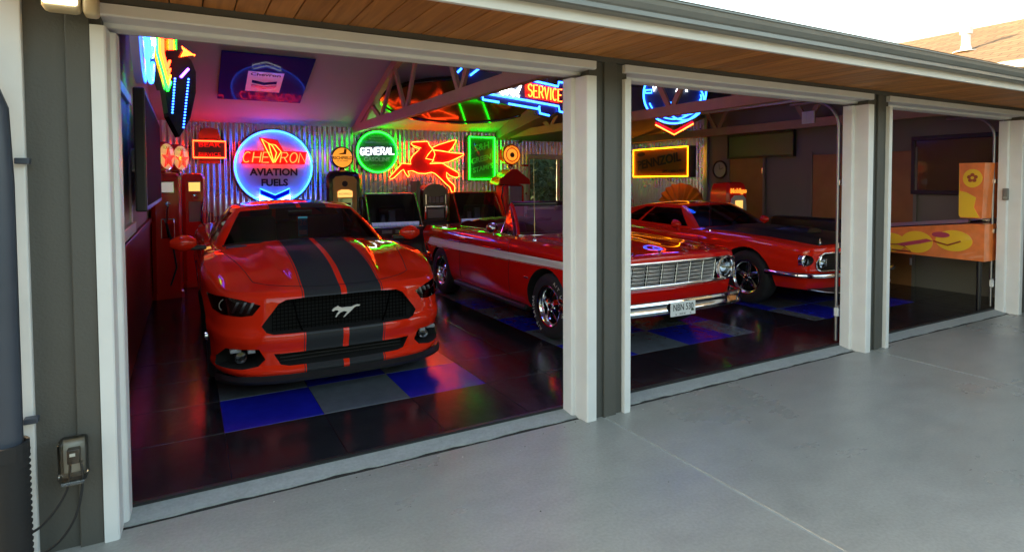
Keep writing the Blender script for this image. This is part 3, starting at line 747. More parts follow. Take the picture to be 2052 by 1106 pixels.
# paints
def paint(name, col, stripes=None, dark=(.034, .036, .040)):
    m = mat(name, col, .5, coat=1.0, spec=.0); nt = m.node_tree; b = nt.nodes['Principled BSDF']; b.inputs['Coat Roughness'].default_value = .012
    if stripes:
        tc = nt.nodes.new('ShaderNodeTexCoord'); sx = nt.nodes.new('ShaderNodeSeparateXYZ'); ab = nt.nodes.new('ShaderNodeMath'); ab.operation = 'ABSOLUTE'
        nt.links.new(tc.outputs['Object'], sx.inputs[0]); nt.links.new(sx.outputs[0], ab.inputs[0]); acc = None
        for a0, a1 in stripes:
            g = nt.nodes.new('ShaderNodeMath'); g.operation = 'GREATER_THAN'; g.inputs[1].default_value = a0; l = nt.nodes.new('ShaderNodeMath'); l.operation = 'LESS_THAN'; l.inputs[1].default_value = a1
            nt.links.new(ab.outputs[0], g.inputs[0]); nt.links.new(ab.outputs[0], l.inputs[0]); mu = nt.nodes.new('ShaderNodeMath'); mu.operation = 'MULTIPLY'
            nt.links.new(g.outputs[0], mu.inputs[0]); nt.links.new(l.outputs[0], mu.inputs[1])
            if acc is None: acc = mu
            else:
                ad = nt.nodes.new('ShaderNodeMath'); ad.operation = 'MAXIMUM'; nt.links.new(acc.outputs[0], ad.inputs[0]); nt.links.new(mu.outputs[0], ad.inputs[1]); acc = ad
        mx = nt.nodes.new('ShaderNodeMix'); mx.data_type = 'RGBA'; mx.inputs[6].default_value = (*col, 1); mx.inputs[7].default_value = (*dark, 1)
        nt.links.new(acc.outputs[0], mx.inputs[0]); nt.links.new(mx.outputs[2], b.inputs['Base Color'])
        cw = nt.nodes.new('ShaderNodeMapRange'); cw.inputs[3].default_value = 1.0; cw.inputs[4].default_value = .25; nt.links.new(acc.outputs[0], cw.inputs[0]); nt.links.new(cw.outputs[0], b.inputs['Coat Weight'])
    return m
paint('paint_coupe', (.80, .026, .006), [(.021, .285), (.293, .299)])
paint('paint_coupe_plain', (.80, .026, .006))
paint('paint_falcon', (.60, .008, .005))
paint('paint_fastback', (.78, .020, .006))
mat('paint_white', (.90, .88, .80), .4, coat=.15)
mat('grille_silver', (.80, .80, .80), .32, metal=.85); mat('lamp_inner', (.30, .31, .32), .3)
mat('hood_black', (.008, .008, .009), .35)
mat('tyre_white', (.6, .58, .5), .6)
glassmat('tinted', (.36, .37, .37), 1.1); glassmat('clear_glass', (.50, .54, .55), .32); glassmat('lamp_glass', (.62, .64, .66), 1.0)
mat('seat_black', (.02, .02, .022), .6); mat('seat_red', (.16, .012, .014), .45); mat('amber', (.55, .16, .02), .25, coat=1); mat('lens_red', (.4, .01, .01), .2, coat=1)
mat('reflector', (.75, .76, .78), .14, metal=1.0); mat('badge_silver', (.62, .63, .64), .3, metal=.85)
mat('grille_black', (.003, .003, .003), 1.0, spec=.0); mat('mech_dark', (.12, .12, .13), .15, metal=.8); mat('tag_blue', (.10, .60, .80), .5); mat('hood_white', (.9, .9, .9), .5)

# ---------- modern striped coupe
M1 = empty('modern_coupe', (1.025, 4.40, .04), label='modern red muscle coupe with twin black stripes in the first bay', cat='car')
_yf = Pch((0, 0), (.3, .012), (.5, .042), (.65, .095), (.75, .165), (.83, .265), (.88, .38))
_xs = Pch((.38, .88), (.6, .925), (.95, .957), (1.4, .945), (2.2, .925), (3.0, .935), (3.7, .958), (4.2, .93), (4.55, .88))
_yr = Pch((0, 4.784), (.5, 4.75), (.75, 4.68), (.88, 4.55))
_zc = Pch((0, .735), (.10, .775), (.35, .845), (.8, .935), (1.25, .985), (1.6, 1.01), (3.5, 1.01), (4.3, 1.06), (4.78, 1.03))
_zs = Pch((0, .735), (.15, .745), (.38, .775), (.6, .845), (.95, .905), (1.4, .935), (2.2, .955), (3.4, .985), (4.3, 1.02), (4.78, .98))
def H1(x, y):
    xm = _xs(max(y, .38)) - .05; t = min(abs(x) / xm, 1.0); z = _zc(y) + (_zs(y) - _zc(y)) * t ** 2.2
    if y < 1.75:
        f = sstep(.12, .45, y) * (1 - sstep(1.35, 1.7, y))
        c = .30 + .10 * sstep(.1, 1.2, y)
        z += f * .034 * (1 - sstep(c, c + .06, abs(x)))                       # raised centre of the bonnet
        z -= f * .012 * math.exp(-((abs(x) - (c + .17)) / .09) ** 2)          # trough before the wing
        z += f * .012 * math.exp(-((abs(x) - .80) / .07) ** 2)
    return z
_zl1 = lambda x, y: .165 + .02 * sstep(.6, .9, x) + (.04 * sstep(.9, 1.4, y) * (1 - sstep(3.2, 4, y)))
DF1 = Pch((0, .030), (.06, .0), (.10, .002), (.135, .026), (.30, .026), (.38, .010), (.44, .0), (.505, .002), (.545, .022), (.60, .030), (.70, .034), (.85, .042), (.94, .055), (1, .085))
DS1 = Pch((0, .05), (.12, .03), (.4, .012), (.62, .0), (.75, .012), (.88, .012), (.95, .022), (1, .05))
DR1 = Pch((0, .1), (.3, .0), (.7, .01), (.92, .03), (1, .06))
hull = car_hull(_yf, .88, _yr, .88, _xs, H1, _zl1, DF1, DS1, DR1, nA=40, nS=110, nV=34).mesh('body', ['paint_coupe', 'void_black', 'black_gloss'], merge=True)
gr = [(-.555, .565), (-.575, .535), (-.545, .492), (-.50, .478), (.50, .478), (.545, .492), (.575, .535), (.555, .565), (.46, .690), (.41, .715), (.25, .723), (-.25, .723), (-.41, .715), (-.46, .690)]
low = [(-.50, .335), (-.455, .255), (-.40, .243), (.40, .243), (.455, .255), (.50, .335)]
hl = [(-.575, .685), (-.63, .615), (-.70, .606), (-.82, .618), (-.895, .648), (-.935, .735), (-.80, .742), (-.70, .725)]
hl = [(-.575, .685), (-.63, .615), (-.70, .606), (-.82, .618), (-.875, .645), (-.905, .735), (-.80, .742), (-.70, .725)]
fog = [(-.595, .375), (-.555, .30), (-.60, .252), (-.70, .235), (-.86, .235), (-.88, .27), (-.80, .375)]
def S1(x, z):
    v = (z - .175) / (.735 - .175)
    if abs(x) > .879: return .38 + (abs(x) - .879) / .045 * .22 + .012
    return _yf(min(abs(x), .879)) + DF1(min(max(v, 0), 1)) * (1 - .45 * sstep(.66, .88, abs(x)))
cs = [front_prism(gr, -.2, .16, 1), front_prism(low, -.2, .16, 1)]
for pts in (hl, fog): 
    d = .60 if pts is hl else .40; mi_ = 2 if pts is hl else 1
    cs += [front_prism(pts, -.2, d, mi_), front_prism(mirror(pts), -.2, d, mi_)]
for y in (.89, 3.61): cs += wheel_cut(y, .335, .372, 1.1, .62, 1)
tub = MB().prism([(1.55, .45), (3.7, .45), (3.9, 1.3), (1.45, 1.3)], 0, -.72, .72, 1); cs.append(tub)
put('body', cut(hull, cs, ['paint_coupe', 'void_black', 'black_gloss']), M1)
gh = greenhouse(Pch((0, 1.38), (.35, 1.42), (.6, 1.53), (.80, 1.72)), .80, Pch((1.72, .80), (2.4, .835), (3.2, .80), (3.9, .70)), Pch((0, 4.15), (.4, 4.10), (.70, 3.9)), .70, lambda y: Pch((1.3, .985), (1.8, .94), (2.5, .95), (3.5, .985), (4.2, 1.03))(y),
                Pch((0, 2.10), (.35, 2.13), (.57, 2.20)), .57, Pch((2.20, .57), (2.7, .60), (3.2, .57), (3.45, .50)), Pch((0, 3.5), (.5, 3.45)), .50,
                lambda x, y: Pch((2.0, 1.315), (2.25, 1.345), (2.7, 1.365), (3.1, 1.345), (3.5, 1.27))(y) - .050 * (abs(x) / .6) ** 2.2, .022,
                [(0, False), (.07, True), (.56, False), (.60, True), (.78, False)], None, wsplit=(.07, .90), sw=(.14, .86))
for s_ in ('shell',): gh[s_].build('roof', 'paint_coupe', M1, smooth=40, merge=True)
gh['windshield'].build('windshield', 'tinted', M1, smooth=60, merge=True); [gh[k].build('side_window', 'tinted', M1, smooth=60, merge=True) for k in gh if k.startswith('side')]; gh['rear_window'].build('rear_window', 'tinted', M1, smooth=60, merge=True)
# grille mesh: hexagon-like lattice of slim bars
b = MB()
for k in range(9): b.box(-.50 + .0, .50, .125, .13, .50 + k * .026, .504 + k * .026)
for k in range(38): x = -.5 + k * .027; b.box(x, x + .004, .121, .1245, .485, .72)
g_ = b.build('grille', 'grille_black', M1)
b = MB()
for s in (1, -1): b.tube([(s * .30, .085, .48), (s * .33, .085, .56), (s * .36, .08, .70)], .006, 6)
b.build('grille_bar', 'grille_black', M1)
# running horse badge
horse = [(-.105, .617), (-.092, .634), (-.070, .642), (-.058, .650), (-.050, .640), (-.030, .632), (.005, .634), (.040, .632), (.056, .640), (.080, .646), (.104, .640), (.096, .632), (.072, .632), (.058, .624), (.044, .610), (.030, .598), (.008, .580), (-.012, .562), (-.022, .560), (-.008, .578), (.008, .598), (-.018, .606),
         (-.042, .598), (-.062, .582), (-.072, .566), (-.080, .566), (-.070, .590), (-.054, .608), (-.066, .618), (-.082, .618), (-.096, .610)]
MB().prism([(x, z) for x, z in horse], 1, -.004, .008).build('horse_badge', 'badge_silver', M1)
MB().box(-.006, .006, .008, .125, .60, .612).build('badge_stalk', 'black_plastic', M1)
# lower grille slats
b = MB()
for k in range(3): b.box(-.45, .45, .11, .115, .262 + k * .026, .268 + k * .026)
b.build('lower_grille', 'black_plastic', M1)
# headlamps
for sx in (1, -1):
    pts = hl if sx < 0 else mirror(hl)
    h_ = empty('headlight', (0, 0, 0), M1)
    patch(pts, lambda x, z: S1(x, z), .003, .006).build('lens', 'lamp_glass', h_, smooth=30)
    b = MB(); b.lathe([(.010, .0), (.034, .02), (.042, -.006), (.047, -.006), (.047, .06)], (sx * .79, .285, .680), 1, 24); b.build('projector', 'mech_dark', h_, smooth=40)
    b = MB()
    for k in range(3):
        x0 = .615 + k * .047; b.add([(sx * x0, .16 + k * .03, .705), (sx * (x0 + .016), .16 + k * .03, .705), (sx * (x0 + .048), .19 + k * .035, .625), (sx * (x0 + .032), .19 + k * .035, .625), (sx * x0, .19 + k * .03, .705), (sx * (x0 + .016), .19 + k * .03, .705), (sx * (x0 + .048), .22 + k * .035, .625), (sx * (x0 + .032), .22 + k * .035, .625)],
              [(0, 1, 2, 3), (4, 7, 6, 5), (0, 4, 5, 1), (1, 5, 6, 2), (2, 6, 7, 3), (3, 7, 4, 0)])
    b.xform(Matrix.Translation((0, -.035, 0))); b.build('light_bar', 'lamp_inner', h_)
    f_ = empty('fog_light', (0, 0, 0), M1)
    b = MB(); b.lathe([(0, .0), (.032, .006), (.042, .0), (.046, -.012), (.046, .05)], (sx * .70, .265, .295), 1, 20); b.build('lamp', 'mech_dark', f_, smooth=40)
    b = MB(); 
    for x0, x1 in ((.615, .665), (.70, .775)): b.bbox(sx * x0 if sx > 0 else -x1, sx * x1 if sx > 0 else -x0, .115 + (x0 - .61) * .8, .19 + (x0 - .61) * .8, .345, .372, .006)
    b.build('turn_signal', 'lamp_inner', f_)
# splitter lip below the bumper
rows = [[], [], [], []]
for k in range(-44, 45):
    x = .87 * k / 44; y = _yf(abs(x)); rows[0].append((x, y + .01, .185)); rows[1].append((x, y - .025, .155)); rows[2].append((x, y - .02, .135)); rows[3].append((x * .96, y + .16, .14))
MB().grid(rows).build('splitter', 'black_plastic', M1, smooth=40)
# shut lines of the bonnet
b = MB(); L_ = []
for k in range(-40, 41):
    x = .60 * k / 40; y = .125 + .34 * (abs(x) / .66) ** 3; L_.append((x, y, H1(x, y) + .0006))
b.tube(L_, .0028, 4)
for s in (1, -1): b.tube([(s * (.60 + .20 * ((y - .38) / 1.1)), y, H1(.60 + .20 * ((y - .38) / 1.1), y) + .0006) for y in np.linspace(.38, 1.5, 24)], .0028, 4)
b.build('shut_line', 'void_black', M1)
for s in (1, -1):
    mr = empty('door_mirror', (s * .93, 1.62, .965), M1)
    bm_ = MB(); 
    ring = []
    for k in range(9):
        u = k / 8; r1 = math.sin(math.pi * (.12 + .76 * u)); ring.append([(s * (.02 + .21 * u), -.055 * r1 * math.cos(a) - .01 * u, .055 + .075 * r1 * math.sin(a)) for a in np.linspace(0, 2 * math.pi, 16, endpoint=False)])
    bm_.grid(ring, closed=True); bm_.add(ring[0], [list(range(16))]); bm_.add(ring[-1], [list(range(16))]); bm_.build('housing', 'paint_coupe_plain', mr, smooth=50, merge=True)
    MB().bbox(min(s * -.06, s * .07), max(s * -.06, s * .07), -.02, .03, -.01, .03, .01).build('stalk', 'black_plastic', mr)
    b = MB(); b.tube([(s * .55 - .2, 1.42, .995), (s * .40 - .2, 1.50, 1.005), (s * .1 - .05, 1.46, 1.01)], .008, 6); b.build('wiper', 'black_plastic', M1)
for y in (.89, 3.61):
    for s in (1, -1): make_wheel(.335, .25, .245, 10, M1, (s * .772, y, .335), s, 'mech_dark', 'black_gloss', .02, .03)
for s in (1, -1): seat('front_seat', M1, s * .38, 2.15, .42, .5, 'seat_black', .68)
steering(M1, .38, 1.9, .86)
MB().bbox(-.72, .72, 1.5, 1.8, .78, .985, .04).build('dashboard', 'seat_black', M1, smooth=50)
tg = MB().box(-.045, .045, 1.80, 1.804, 1.02, 1.215); tg.build('hang_tag', 'tag_blue', M1)
text('hang_tag_print', '26', .075, 'white_plain', M1, (0, 1.798, 1.15), ext=.0005); MB().box(-.036, .036, 1.795, 1.799, 1.035, 1.08).build('hang_tag_panel', 'white_plain', M1)
MB().bbox(-.12, .12, 1.94, 1.97, 1.215, 1.28, .012).build('rear_view_mirror', 'black_plastic', M1)

# ---------- sixties convertible
M2 = empty('vintage_convertible', (3.98, 4.00, .04), label='vintage red convertible with white side stripe and wide chrome grille', cat='car')
_f2 = Pch((0, 0), (.5, .02), (.75, .055), (.86, .11), (.90, .20))
_x2 = Pch((.20, .90), (.6, .912), (1.6, .915), (3.0, .912), (4.0, .89), (4.45, .84))
_r2 = Pch((0, 4.60), (.5, 4.58), (.75, 4.53), (.84, 4.45))
_c2 = Pch((0, .855), (.06, .885), (.2, .90), (.8, .945), (1.5, .965), (1.8, .965), (3.4, .955), (4.0, .935), (4.6, .88))
_s2 = Pch((0, .85), (.2, .87), (.5, .895), (.9, .915), (1.6, .935), (2.5, .945), (3.5, .935), (4.2, .915), (4.6, .885))
def H2(x, y):
    xm = _x2(max(y, .2)) - .05; t = min(abs(x) / xm, 1.0); z = _c2(y) + (_s2(y) - _c2(y)) * t ** 3
    if y < 1.6: z += .020 * math.exp(-(x / .16) ** 2) * sstep(.1, .4, y) - .012 * math.exp(-((abs(x) - .62) / .08) ** 2) * sstep(.1, .4, y) * (1 - sstep(1.2, 1.6, y))
    return z
DF2 = Pch((0, .11), (.25, .08), (.5, .045), (.8, .010), (.93, .0), (.97, .010), (1, .05))
DS2 = Pch((0, .075), (.12, .03), (.4, .004), (.66, .010), (.72, .018), (.78, .004), (.84, .0), (.94, .016), (1, .055))
_zl2 = lambda x, y: .30 - .06 * sstep(.8, 1.4, y) * (1 - sstep(3.2, 4, y)) + .06 * sstep(3.9, 4.5, y)
hull = car_hull(_f2, .90, _r2, .84, _x2, H2, _zl2, DF2, DS2, Pch((0, .12), (.4, .03), (.8, 0), (1, .05)), nA=30, nS=110, nV=28).mesh('body', ['paint_falcon', 'void_black', 'seat_red'], merge=True)
g2 = [(-.80, .60), (.80, .60), (.845, .66), (.86, .73), (.83, .79), (.70, .812), (-.70, .812), (-.83, .79), (-.86, .73), (-.845, .66)]
cs = [front_prism(g2, -.2, .19, 1)]
cs += wheel_cut(.87, .33, .375, 1.1, .60, 1) + wheel_cut(3.65, .315, .355, 1.1, .60, 1)
cs.append(MB().prism([(1.70, .36), (3.25, .36), (3.34, 1.3), (1.66, 1.3)], 0, -.70, .70, 2))
put('body', cut(hull, cs, ['paint_falcon', 'void_black', 'seat_red']), M2)
def sx2(y, z):
    zb, zt = _zl2(0, y), H2(.85, y); v = min(max((z - zb) / (zt - zb), 0), 1)
    wf = .55 * (1 - sstep(0, .5, y - .20)); wr = sstep(3.95, 4.45, y); return _x2(y) - (wf * DF2(v) + (1 - wf - wr) * DS2(v) + wr * .02)
zst0 = Pch((.5, .725), (4.35, .628)); zst1 = Pch((.5, .812), (4.35, .772))
for s in (1, -1):
    rows = []
    for y in np.linspace(.48, 4.38, 70):
        z0, z1 = zst0(y), zst1(y); rows.append([(s * (sx2(y, z0 + (z1 - z0) * k / 5) + (.004 if k not in (0, 5) else -.004)), y, z0 + (z1 - z0) * k / 5) for k in range(6)])
    MB().grid(rows).build('side_stripe', 'paint_white', M2, smooth=50)
    b = MB()
    for zz in (zst0, zst1): b.tube([(s * (sx2(y, zz(y)) + .003), y, zz(y)) for y in np.linspace(.48, 4.38, 60)], .004, 5)
    b.build('stripe_moulding', 'chrome', M2, smooth=60)
    b = MB()
    for yd in (1.62, 2.95): b.tube([(s * (sx2(yd, z) + .001), yd, z) for z in np.linspace(.30, .93, 24)], .003, 4)
    b.build('door_seam', 'void_black', M2)
    b = MB(); b.bbox(-.012, .012, 2.72, 2.86, .835, .855, .006); b.xform(Matrix.Translation((s * (sx2(2.8, .845) + .022), 0, 0))); b.build('door_handle', 'chrome', M2)
    MB().bbox(s * (sx2(1.25, .56)) - .005, s * (sx2(1.25, .56)) + .005, 1.20, 1.29, .555, .575, .003).build('fender_badge', 'chrome', M2)
    for k in range(3): MB().bbox(s * sx2(4.22 + k * .035, .70) - .006, s * sx2(4.22 + k * .035, .70) + .008, 4.215 + k * .035, 4.232 + k * .035, .65, .75, .003).build('hash_mark', 'chrome', M2)
    # tail lamp
    b = MB(); b.lathe([(0, .05), (.05, .045), (.075, .02), (.08, 0), (.09, 0), (.09, -.05)], (s * .66, 4.55, .68), 1, 20); b.build('tail_lamp', 'lens_red', M2, smooth=40)
    # door top chrome, vent window, pillar
    b = MB(); b.tube([(s * .72, y, H2(.72, y) + .012) for y in np.linspace(1.72, 3.3, 12)], .009, 6); b.build('door_top_trim', 'chrome', M2, smooth=60)
    vt = empty('vent_window', (0, 0, 0), M2)
    tri = [(s * .765, 1.74, .945), (s * .665, 2.02, 1.265), (s * .745, 2.10, .955)]
    MB().tube(tri, .008, 6, closed=True).build('frame', 'chrome', vt, smooth=60)
    MB().add([tri[0], tri[1], tri[2]] + [(p[0] + s * .004, p[1], p[2]) for p in tri], [(0, 1, 2), (5, 4, 3), (0, 3, 4, 1), (1, 4, 5, 2), (2, 5, 3, 0)]).build('glass', 'clear_glass', vt)
# windshield
rows = []; ped = []
for k in range(-12, 13):
    a = k / 12; lo = Vector((.735 * a, 1.50 + .20 * a * a, .955)); hi = Vector((.64 * a, 1.94 + .085 * a * a, 1.295)); rows.append([tuple(lo.lerp(hi, w) + Vector((0, -.02 * math.sin(math.pi * w), .01 * math.sin(math.pi * w)))) for w in (0, .25, .5, .75, 1)])
MB().grid(rows).build('windshield', 'clear_glass', M2, smooth=60)
b = MB(); b.tube([r_[4] for r_ in rows], .030, 8); b.build('windshield_header', 'black_gloss', M2, smooth=60)
b = MB(); b.tube([r_[0] for r_ in rows], .011, 6); b.build('windshield_base', 'chrome', M2, smooth=60)
for i in (0, -1): MB().tube(rows[i], .020, 8).build('windshield_pillar', 'paint_falcon', M2, smooth=60)
MB().bbox(-.08, .08, 1.97, 1.99, 1.20, 1.255, .008).build('rear_view_mirror', 'chrome', M2)
# chrome grille
gf_ = MB(); loop = [(x, _f2(abs(x)) - .006, z) for x, z in g2]; lp = []
for i in range(len(loop)):
    a, c = Vector(loop[i]), Vector(loop[(i + 1) % len(loop)])
    for q in range(8): p_ = a.lerp(c, q / 8); lp.append((p_.x, _f2(min(abs(p_.x), .9)) - .004, p_.z))
gf_.tube(lp, .013, 6, closed=True); gf_.build('grille_surround', 'chrome', M2, smooth=60)
gy = lambda x: _f2(abs(x)) + .035
for k in range(7):
    z = .606 + k * .0335; b = MB(); b.tube([(x, gy(x) - .004, z) for x in np.linspace(-.53, .53, 25)], .0035, 4); b.build('grille_bar', 'grille_silver', M2)
for k in range(7):
    x = -.525 + k * .175; MB().tube([(x - .016, gy(x) - .007, .603), (x + .016, gy(x) - .007, .81)], .0040, 4).build('grille_upright', 'grille_silver', M2)
cell = None
for k in range(6):
    for r_ in range(6):
        x = -.525 + (k + .5) * .175 + (r_ - 2.5) * .005; z = .606 + (r_ + .5) * .0335
        if cell is None: cell = MB().tube([(-.070, 0, -.0075), (.070, 0, -.0075), (.070, 0, .0075), (-.070, 0, .0075)], .0030, 4, closed=True).build('grille_cell', 'grille_silver', M2); cell.location = (x, gy(x) - .002, z)
        else: link_copy(cell, M2, (x, gy(x) - .002, z))
MB().box(-.79, .79, .14, .145, .60, .81).build('grille_backing', 'void_black', M2)
for s in (1, -1):
    h_ = empty('headlight', (s * .66, _f2(.66) + .02, .705), M2)
    b = MB(); b.lathe([(.118, .05), (.122, -.02), (.115, -.034), (.098, -.036), (.088, -.012)], (0, 0, 0), 1, 32); b.build('bezel', 'chrome', h_, smooth=40)
    b = MB(); b.lathe([(0, .05), (.05, .035), (.089, -.008)], (0, 0, 0), 1, 28); b.build('reflector', 'reflector', h_, smooth=60)
    b = MB(); b.lathe([(0, -.034), (.045, -.028), (.089, -.010)], (0, 0, 0), 1, 28); b.build('lens', 'lamp_glass', h_, smooth=60)
    b = MB(); b.tube([(s * .12, -.005, .10), (s * .17, .02, .06), (s * .195, .06, .0), (s * .17, .03, -.06)], .008, 6); b.build('side_trim', 'chrome', h_, smooth=60)
# bumper with wrap-round ends
def bumper(parent, path, prof, m='chrome', name='bumper'):
    rows = []
    P = [Vector((x, y, 0)) for x, y in path]; n = len(P)
    for i in range(n):
        t = (P[min(i + 1, n - 1)] - P[max(i - 1, 0)]).normalized(); nn = Vector((t.y, -t.x, 0)); sc = 1.0 if 0 < i < n - 1 else .55
        rows.append([(P[i].x + nn.x * d * sc, P[i].y + nn.y * d * sc, z) for d, z in prof])
    b = MB().grid(rows, closed=True); b.add(rows[0], [list(range(len(prof)))]); b.add(rows[-1], [list(range(len(prof)))]); return b.build(name, m, parent, smooth=40, merge=True)
fp = [(-.955, .52), (-.955, .36)] + [(-.95 + .06 * (1 - math.cos(R(a))), .22 - .0 + .14 * (1 - math.sin(R(a)))) for a in range(15, 76, 15)] + [(x, _f2(min(abs(x), .85)) * .9 - .02) for x in np.linspace(-.84, .84, 40)]
fp = fp + [(-x, y) for x, y in fp[:6]][::-1]
bumper(M2, fp, [(.0, .475), (.035, .480), (.055, .470), (.062, .452), (.052, .425), (.050, .405), (.062, .385), (.058, .362), (.03, .345), (0, .345)])
for s in (1, -1):
    MB().bbox(s * .665 - .045, s * .665 + .045, _f2(.66) - .098, _f2(.66) - .055, .392, .438, .006).build('indicator_lamp', 'amber', M2)
rp = [(-.89, 4.10), (-.89, 4.3)] + [(x, 4.66 - .10 * abs(x / .86) ** 4) for x in np.linspace(-.86, .86, 24)] + [(.89, 4.3), (.89, 4.10)]
bumper(M2, rp, [(0, .44), (-.05, .45), (-.07, .43), (-.06, .39), (-.07, .36), (-.04, .33), (0, .33)])
pl = empty('licence_plate', (-.03, -.088, .395), M2)
MB().bbox(-.155, .155, -.004, .004, -.065, .065, .003).build('plate', 'white_plain', pl)
text('plate_number', 'NBN 530', .088, 'black_plastic', pl, (0, -.006, .012), ext=.0008, xs=.74)
text('plate_caption', 'AUG 66', .022, 'black_plastic', pl, (-.01, -.006, -.045), ext=.0005)
for x in (-.09, .09): MB().lathe([(.006, -.008), (.006, .0)], (x, 0, -.047), 1, 8).build('plate_bolt', 'black_plastic', pl)
MB().box(.10, .13, -.0065, -.0045, -.03, -.012).build('plate_sticker', 'leaf_a', pl)
for ch, x in zip('FORD', (-.48, -.17, .15, .46)): text('bonnet_letter', ch, .06, 'chrome', M2, (x, _f2(abs(x)) + .055, H2(x, .07) + .014), rot=(R(35), 0, 0), ext=.004, bold=.002)
# chrome door mirror, aerial, seats, folded hood
mr = empty('door_mirror', (-.90, 1.98, .955), M2)
b = MB(); b.lathe([(0, -.06), (.04, -.05), (.06, -.015), (.062, .02), (.055, .025), (0, .02)], (-.02, 0, .075), 1, 20); b.build('mirror_head', 'chrome', mr, smooth=50)
MB().tube([(.0, .02, -.01), (-.01, .005, .05)], [.022, .012], 8).build('stalk', 'chrome', mr, smooth=50)
ae = empty('aerial', (-.78, 1.28, H2(.78, 1.28)), M2)
MB().tube([(0, 0, 0), (0, .02, .86)], [.0035, .0022], 6).build('mast', 'chrome', ae); b = MB(); b.lathe([(.024, -.005), (.022, .012), (.010, .03), (0, .034)], (0, 0, 0), 2, 14); b.build('base', 'chrome', ae, smooth=40)
for s in (1, -1): seat('front_seat', M2, s * .36, 2.05, .38, .56, 'seat_red', .56)
seat('rear_seat', M2, 0, 2.85, .40, 1.2, 'seat_red', .45)
steering(M2, .36, 1.92, .93, 'white_plain'); MB().bbox(-.69, .69, 1.66, 1.84, .72, .975, .035).build('dashboard', 'seat_red', M2, smooth=50)
b = MB(); rows = []
for k in range(-14, 15):
    x = .72 * k / 14; w = 1 - .25 * abs(k / 14) ** 4
    rows.append([(x, 3.28 + .07 * abs(k / 14) ** 2, .93), (x, 3.27, 1.0 + .03 * w + .01 * math.sin(k * 1.9)), (x, 3.38, 1.06 * w + .005 * math.sin(k * 2.7)), (x, 3.56, 1.04 * w + .0), (x, 3.68, .97), (x, 3.70, .92)])
b.grid(rows).build('folded_hood', 'seat_red', M2, smooth=60)
mat('falcon_black', (.01, .01, .01), .4)
for y in (.87, 3.65):
    for s in (1, -1): make_wheel(.325, .215, .205, 5, M2, (s * .775, y, .325), s, 'chrome', 'chrome', .055, .075, letters=(s < 0 and y < 1))
for s in (1, -1): MB().bbox(s * .75 - .14, s * .75 + .14, 1.3, 3.2, .20, .262, .02).build('rocker_panel', 'falcon_black', M2)

# ---------- late-sixties fastback
M3 = empty('vintage_fastback', (7.08, 4.11, .04), label='vintage red fastback with matte black bonnet and chin spoiler', cat='car')
_f3 = Pch((0, 0), (.45, .015), (.66, .05), (.78, .11), (.85, .20), (.875, .30))
_x3 = Pch((.30, .875), (.6, .90), (.96, .912), (1.6, .905), (2.6, .905), (3.5, .912), (4.2, .88), (4.6, .82))
_r3 = Pch((0, 4.75), (.5, 4.73), (.82, 4.6))
_c3 = Pch((0, .775), (.08, .805), (.5, .85), (1.0, .885), (1.6, .915), (1.9, .92), (3.6, .94), (4.3, .95), (4.75, .90))
_s3 = Pch((0, .765), (.3, .785), (.6, .815), (.96, .84), (1.6, .862), (2.4, .875), (3.0, .90), (3.6, .945), (4.2, .93), (4.75, .89))
def H3(x, y):
    xm = _x3(max(y, .3)) - .06; t = min(abs(x) / xm, 1.0); z = _c3(y) + (_s3(y) - _c3(y)) * t ** 2.6
    if y < 1.7: z += .016 * (1 - sstep(.25, .36, abs(x))) * sstep(.08, .4, y)
    return z
DF3 = Pch((0, .16), (.2, .09), (.42, .045), (.6, .03), (.85, .0), (.95, .004), (1, .05))
DS3 = Pch((0, .085), (.15, .035), (.42, .006), (.62, .0), (.72, .018), (.86, .030), (.95, .045), (1, .085))
_zl3 = lambda x, y: .27 - .05 * sstep(.9, 1.5, y) * (1 - sstep(3.2, 4, y)) + .1 * sstep(4.0, 4.6, y)
hull = car_hull(_f3, .875, _r3, .82, _x3, H3, _zl3, DF3, DS3, Pch((0, .15), (.4, .03), (.8, 0), (1, .06)), nA=30, nS=110, nV=28).mesh('body', ['paint_fastback', 'void_black', 'black_plastic'], merge=True)
g3 = [(-.66, .50), (.66, .50), (.715, .53), (.735, .60), (.715, .68), (.66, .715), (-.66, .715), (-.715, .68), (-.735, .60), (-.715, .53)]
cs = [front_prism(g3, -.2, .20, 2)]
for s in (1, -1):
    b = MB(); b.lathe([(0, -.3), (.066, -.3), (.066, .25), (0, .25)], (s * .825, 0, .625), 1, 24); b.m = [2] * len(b.m); cs.append(b)
cs += wheel_cut(.96, .335, .385, 1.1, .60, 1) + wheel_cut(3.70, .335, .375, 1.1, .60, 1)
cs.append(MB().prism([(1.85, .40), (3.6, .40), (3.7, 1.2), (1.80, 1.2)], 0, -.68, .68, 1))
put('body', cut(hull, cs, ['paint_fastback', 'void_black', 'black_plastic']), M3)
gh = greenhouse(Pch((0, 1.60), (.4, 1.66), (.76, 1.92)), .76, Pch((1.92, .76), (2.6, .80), (3.4, .79), (4.2, .66)), Pch((0, 4.45), (.66, 4.2)), .66, lambda y: Pch((1.5, .915), (2.0, .868), (3.0, .895), (3.6, .93), (4.4, .95))(y),
                Pch((0, 2.26), (.35, 2.29), (.55, 2.37)), .55, Pch((2.37, .55), (2.8, .575), (3.1, .56), (3.3, .54)), Pch((0, 3.35), (.54, 3.3)), .54,
                lambda x, y: Pch((2.2, 1.205), (2.45, 1.232), (2.8, 1.24), (3.1, 1.225), (3.4, 1.185))(y) - .045 * (abs(x) / .6) ** 2.2, .02,
                [(0, False), (.05, True), (.50, False), (.53, True), (.70, False)], None, wsplit=(.06, .92), sw=(.10, .84))
gh['shell'].build('roof', 'paint_fastback', M3, smooth=40, merge=True)
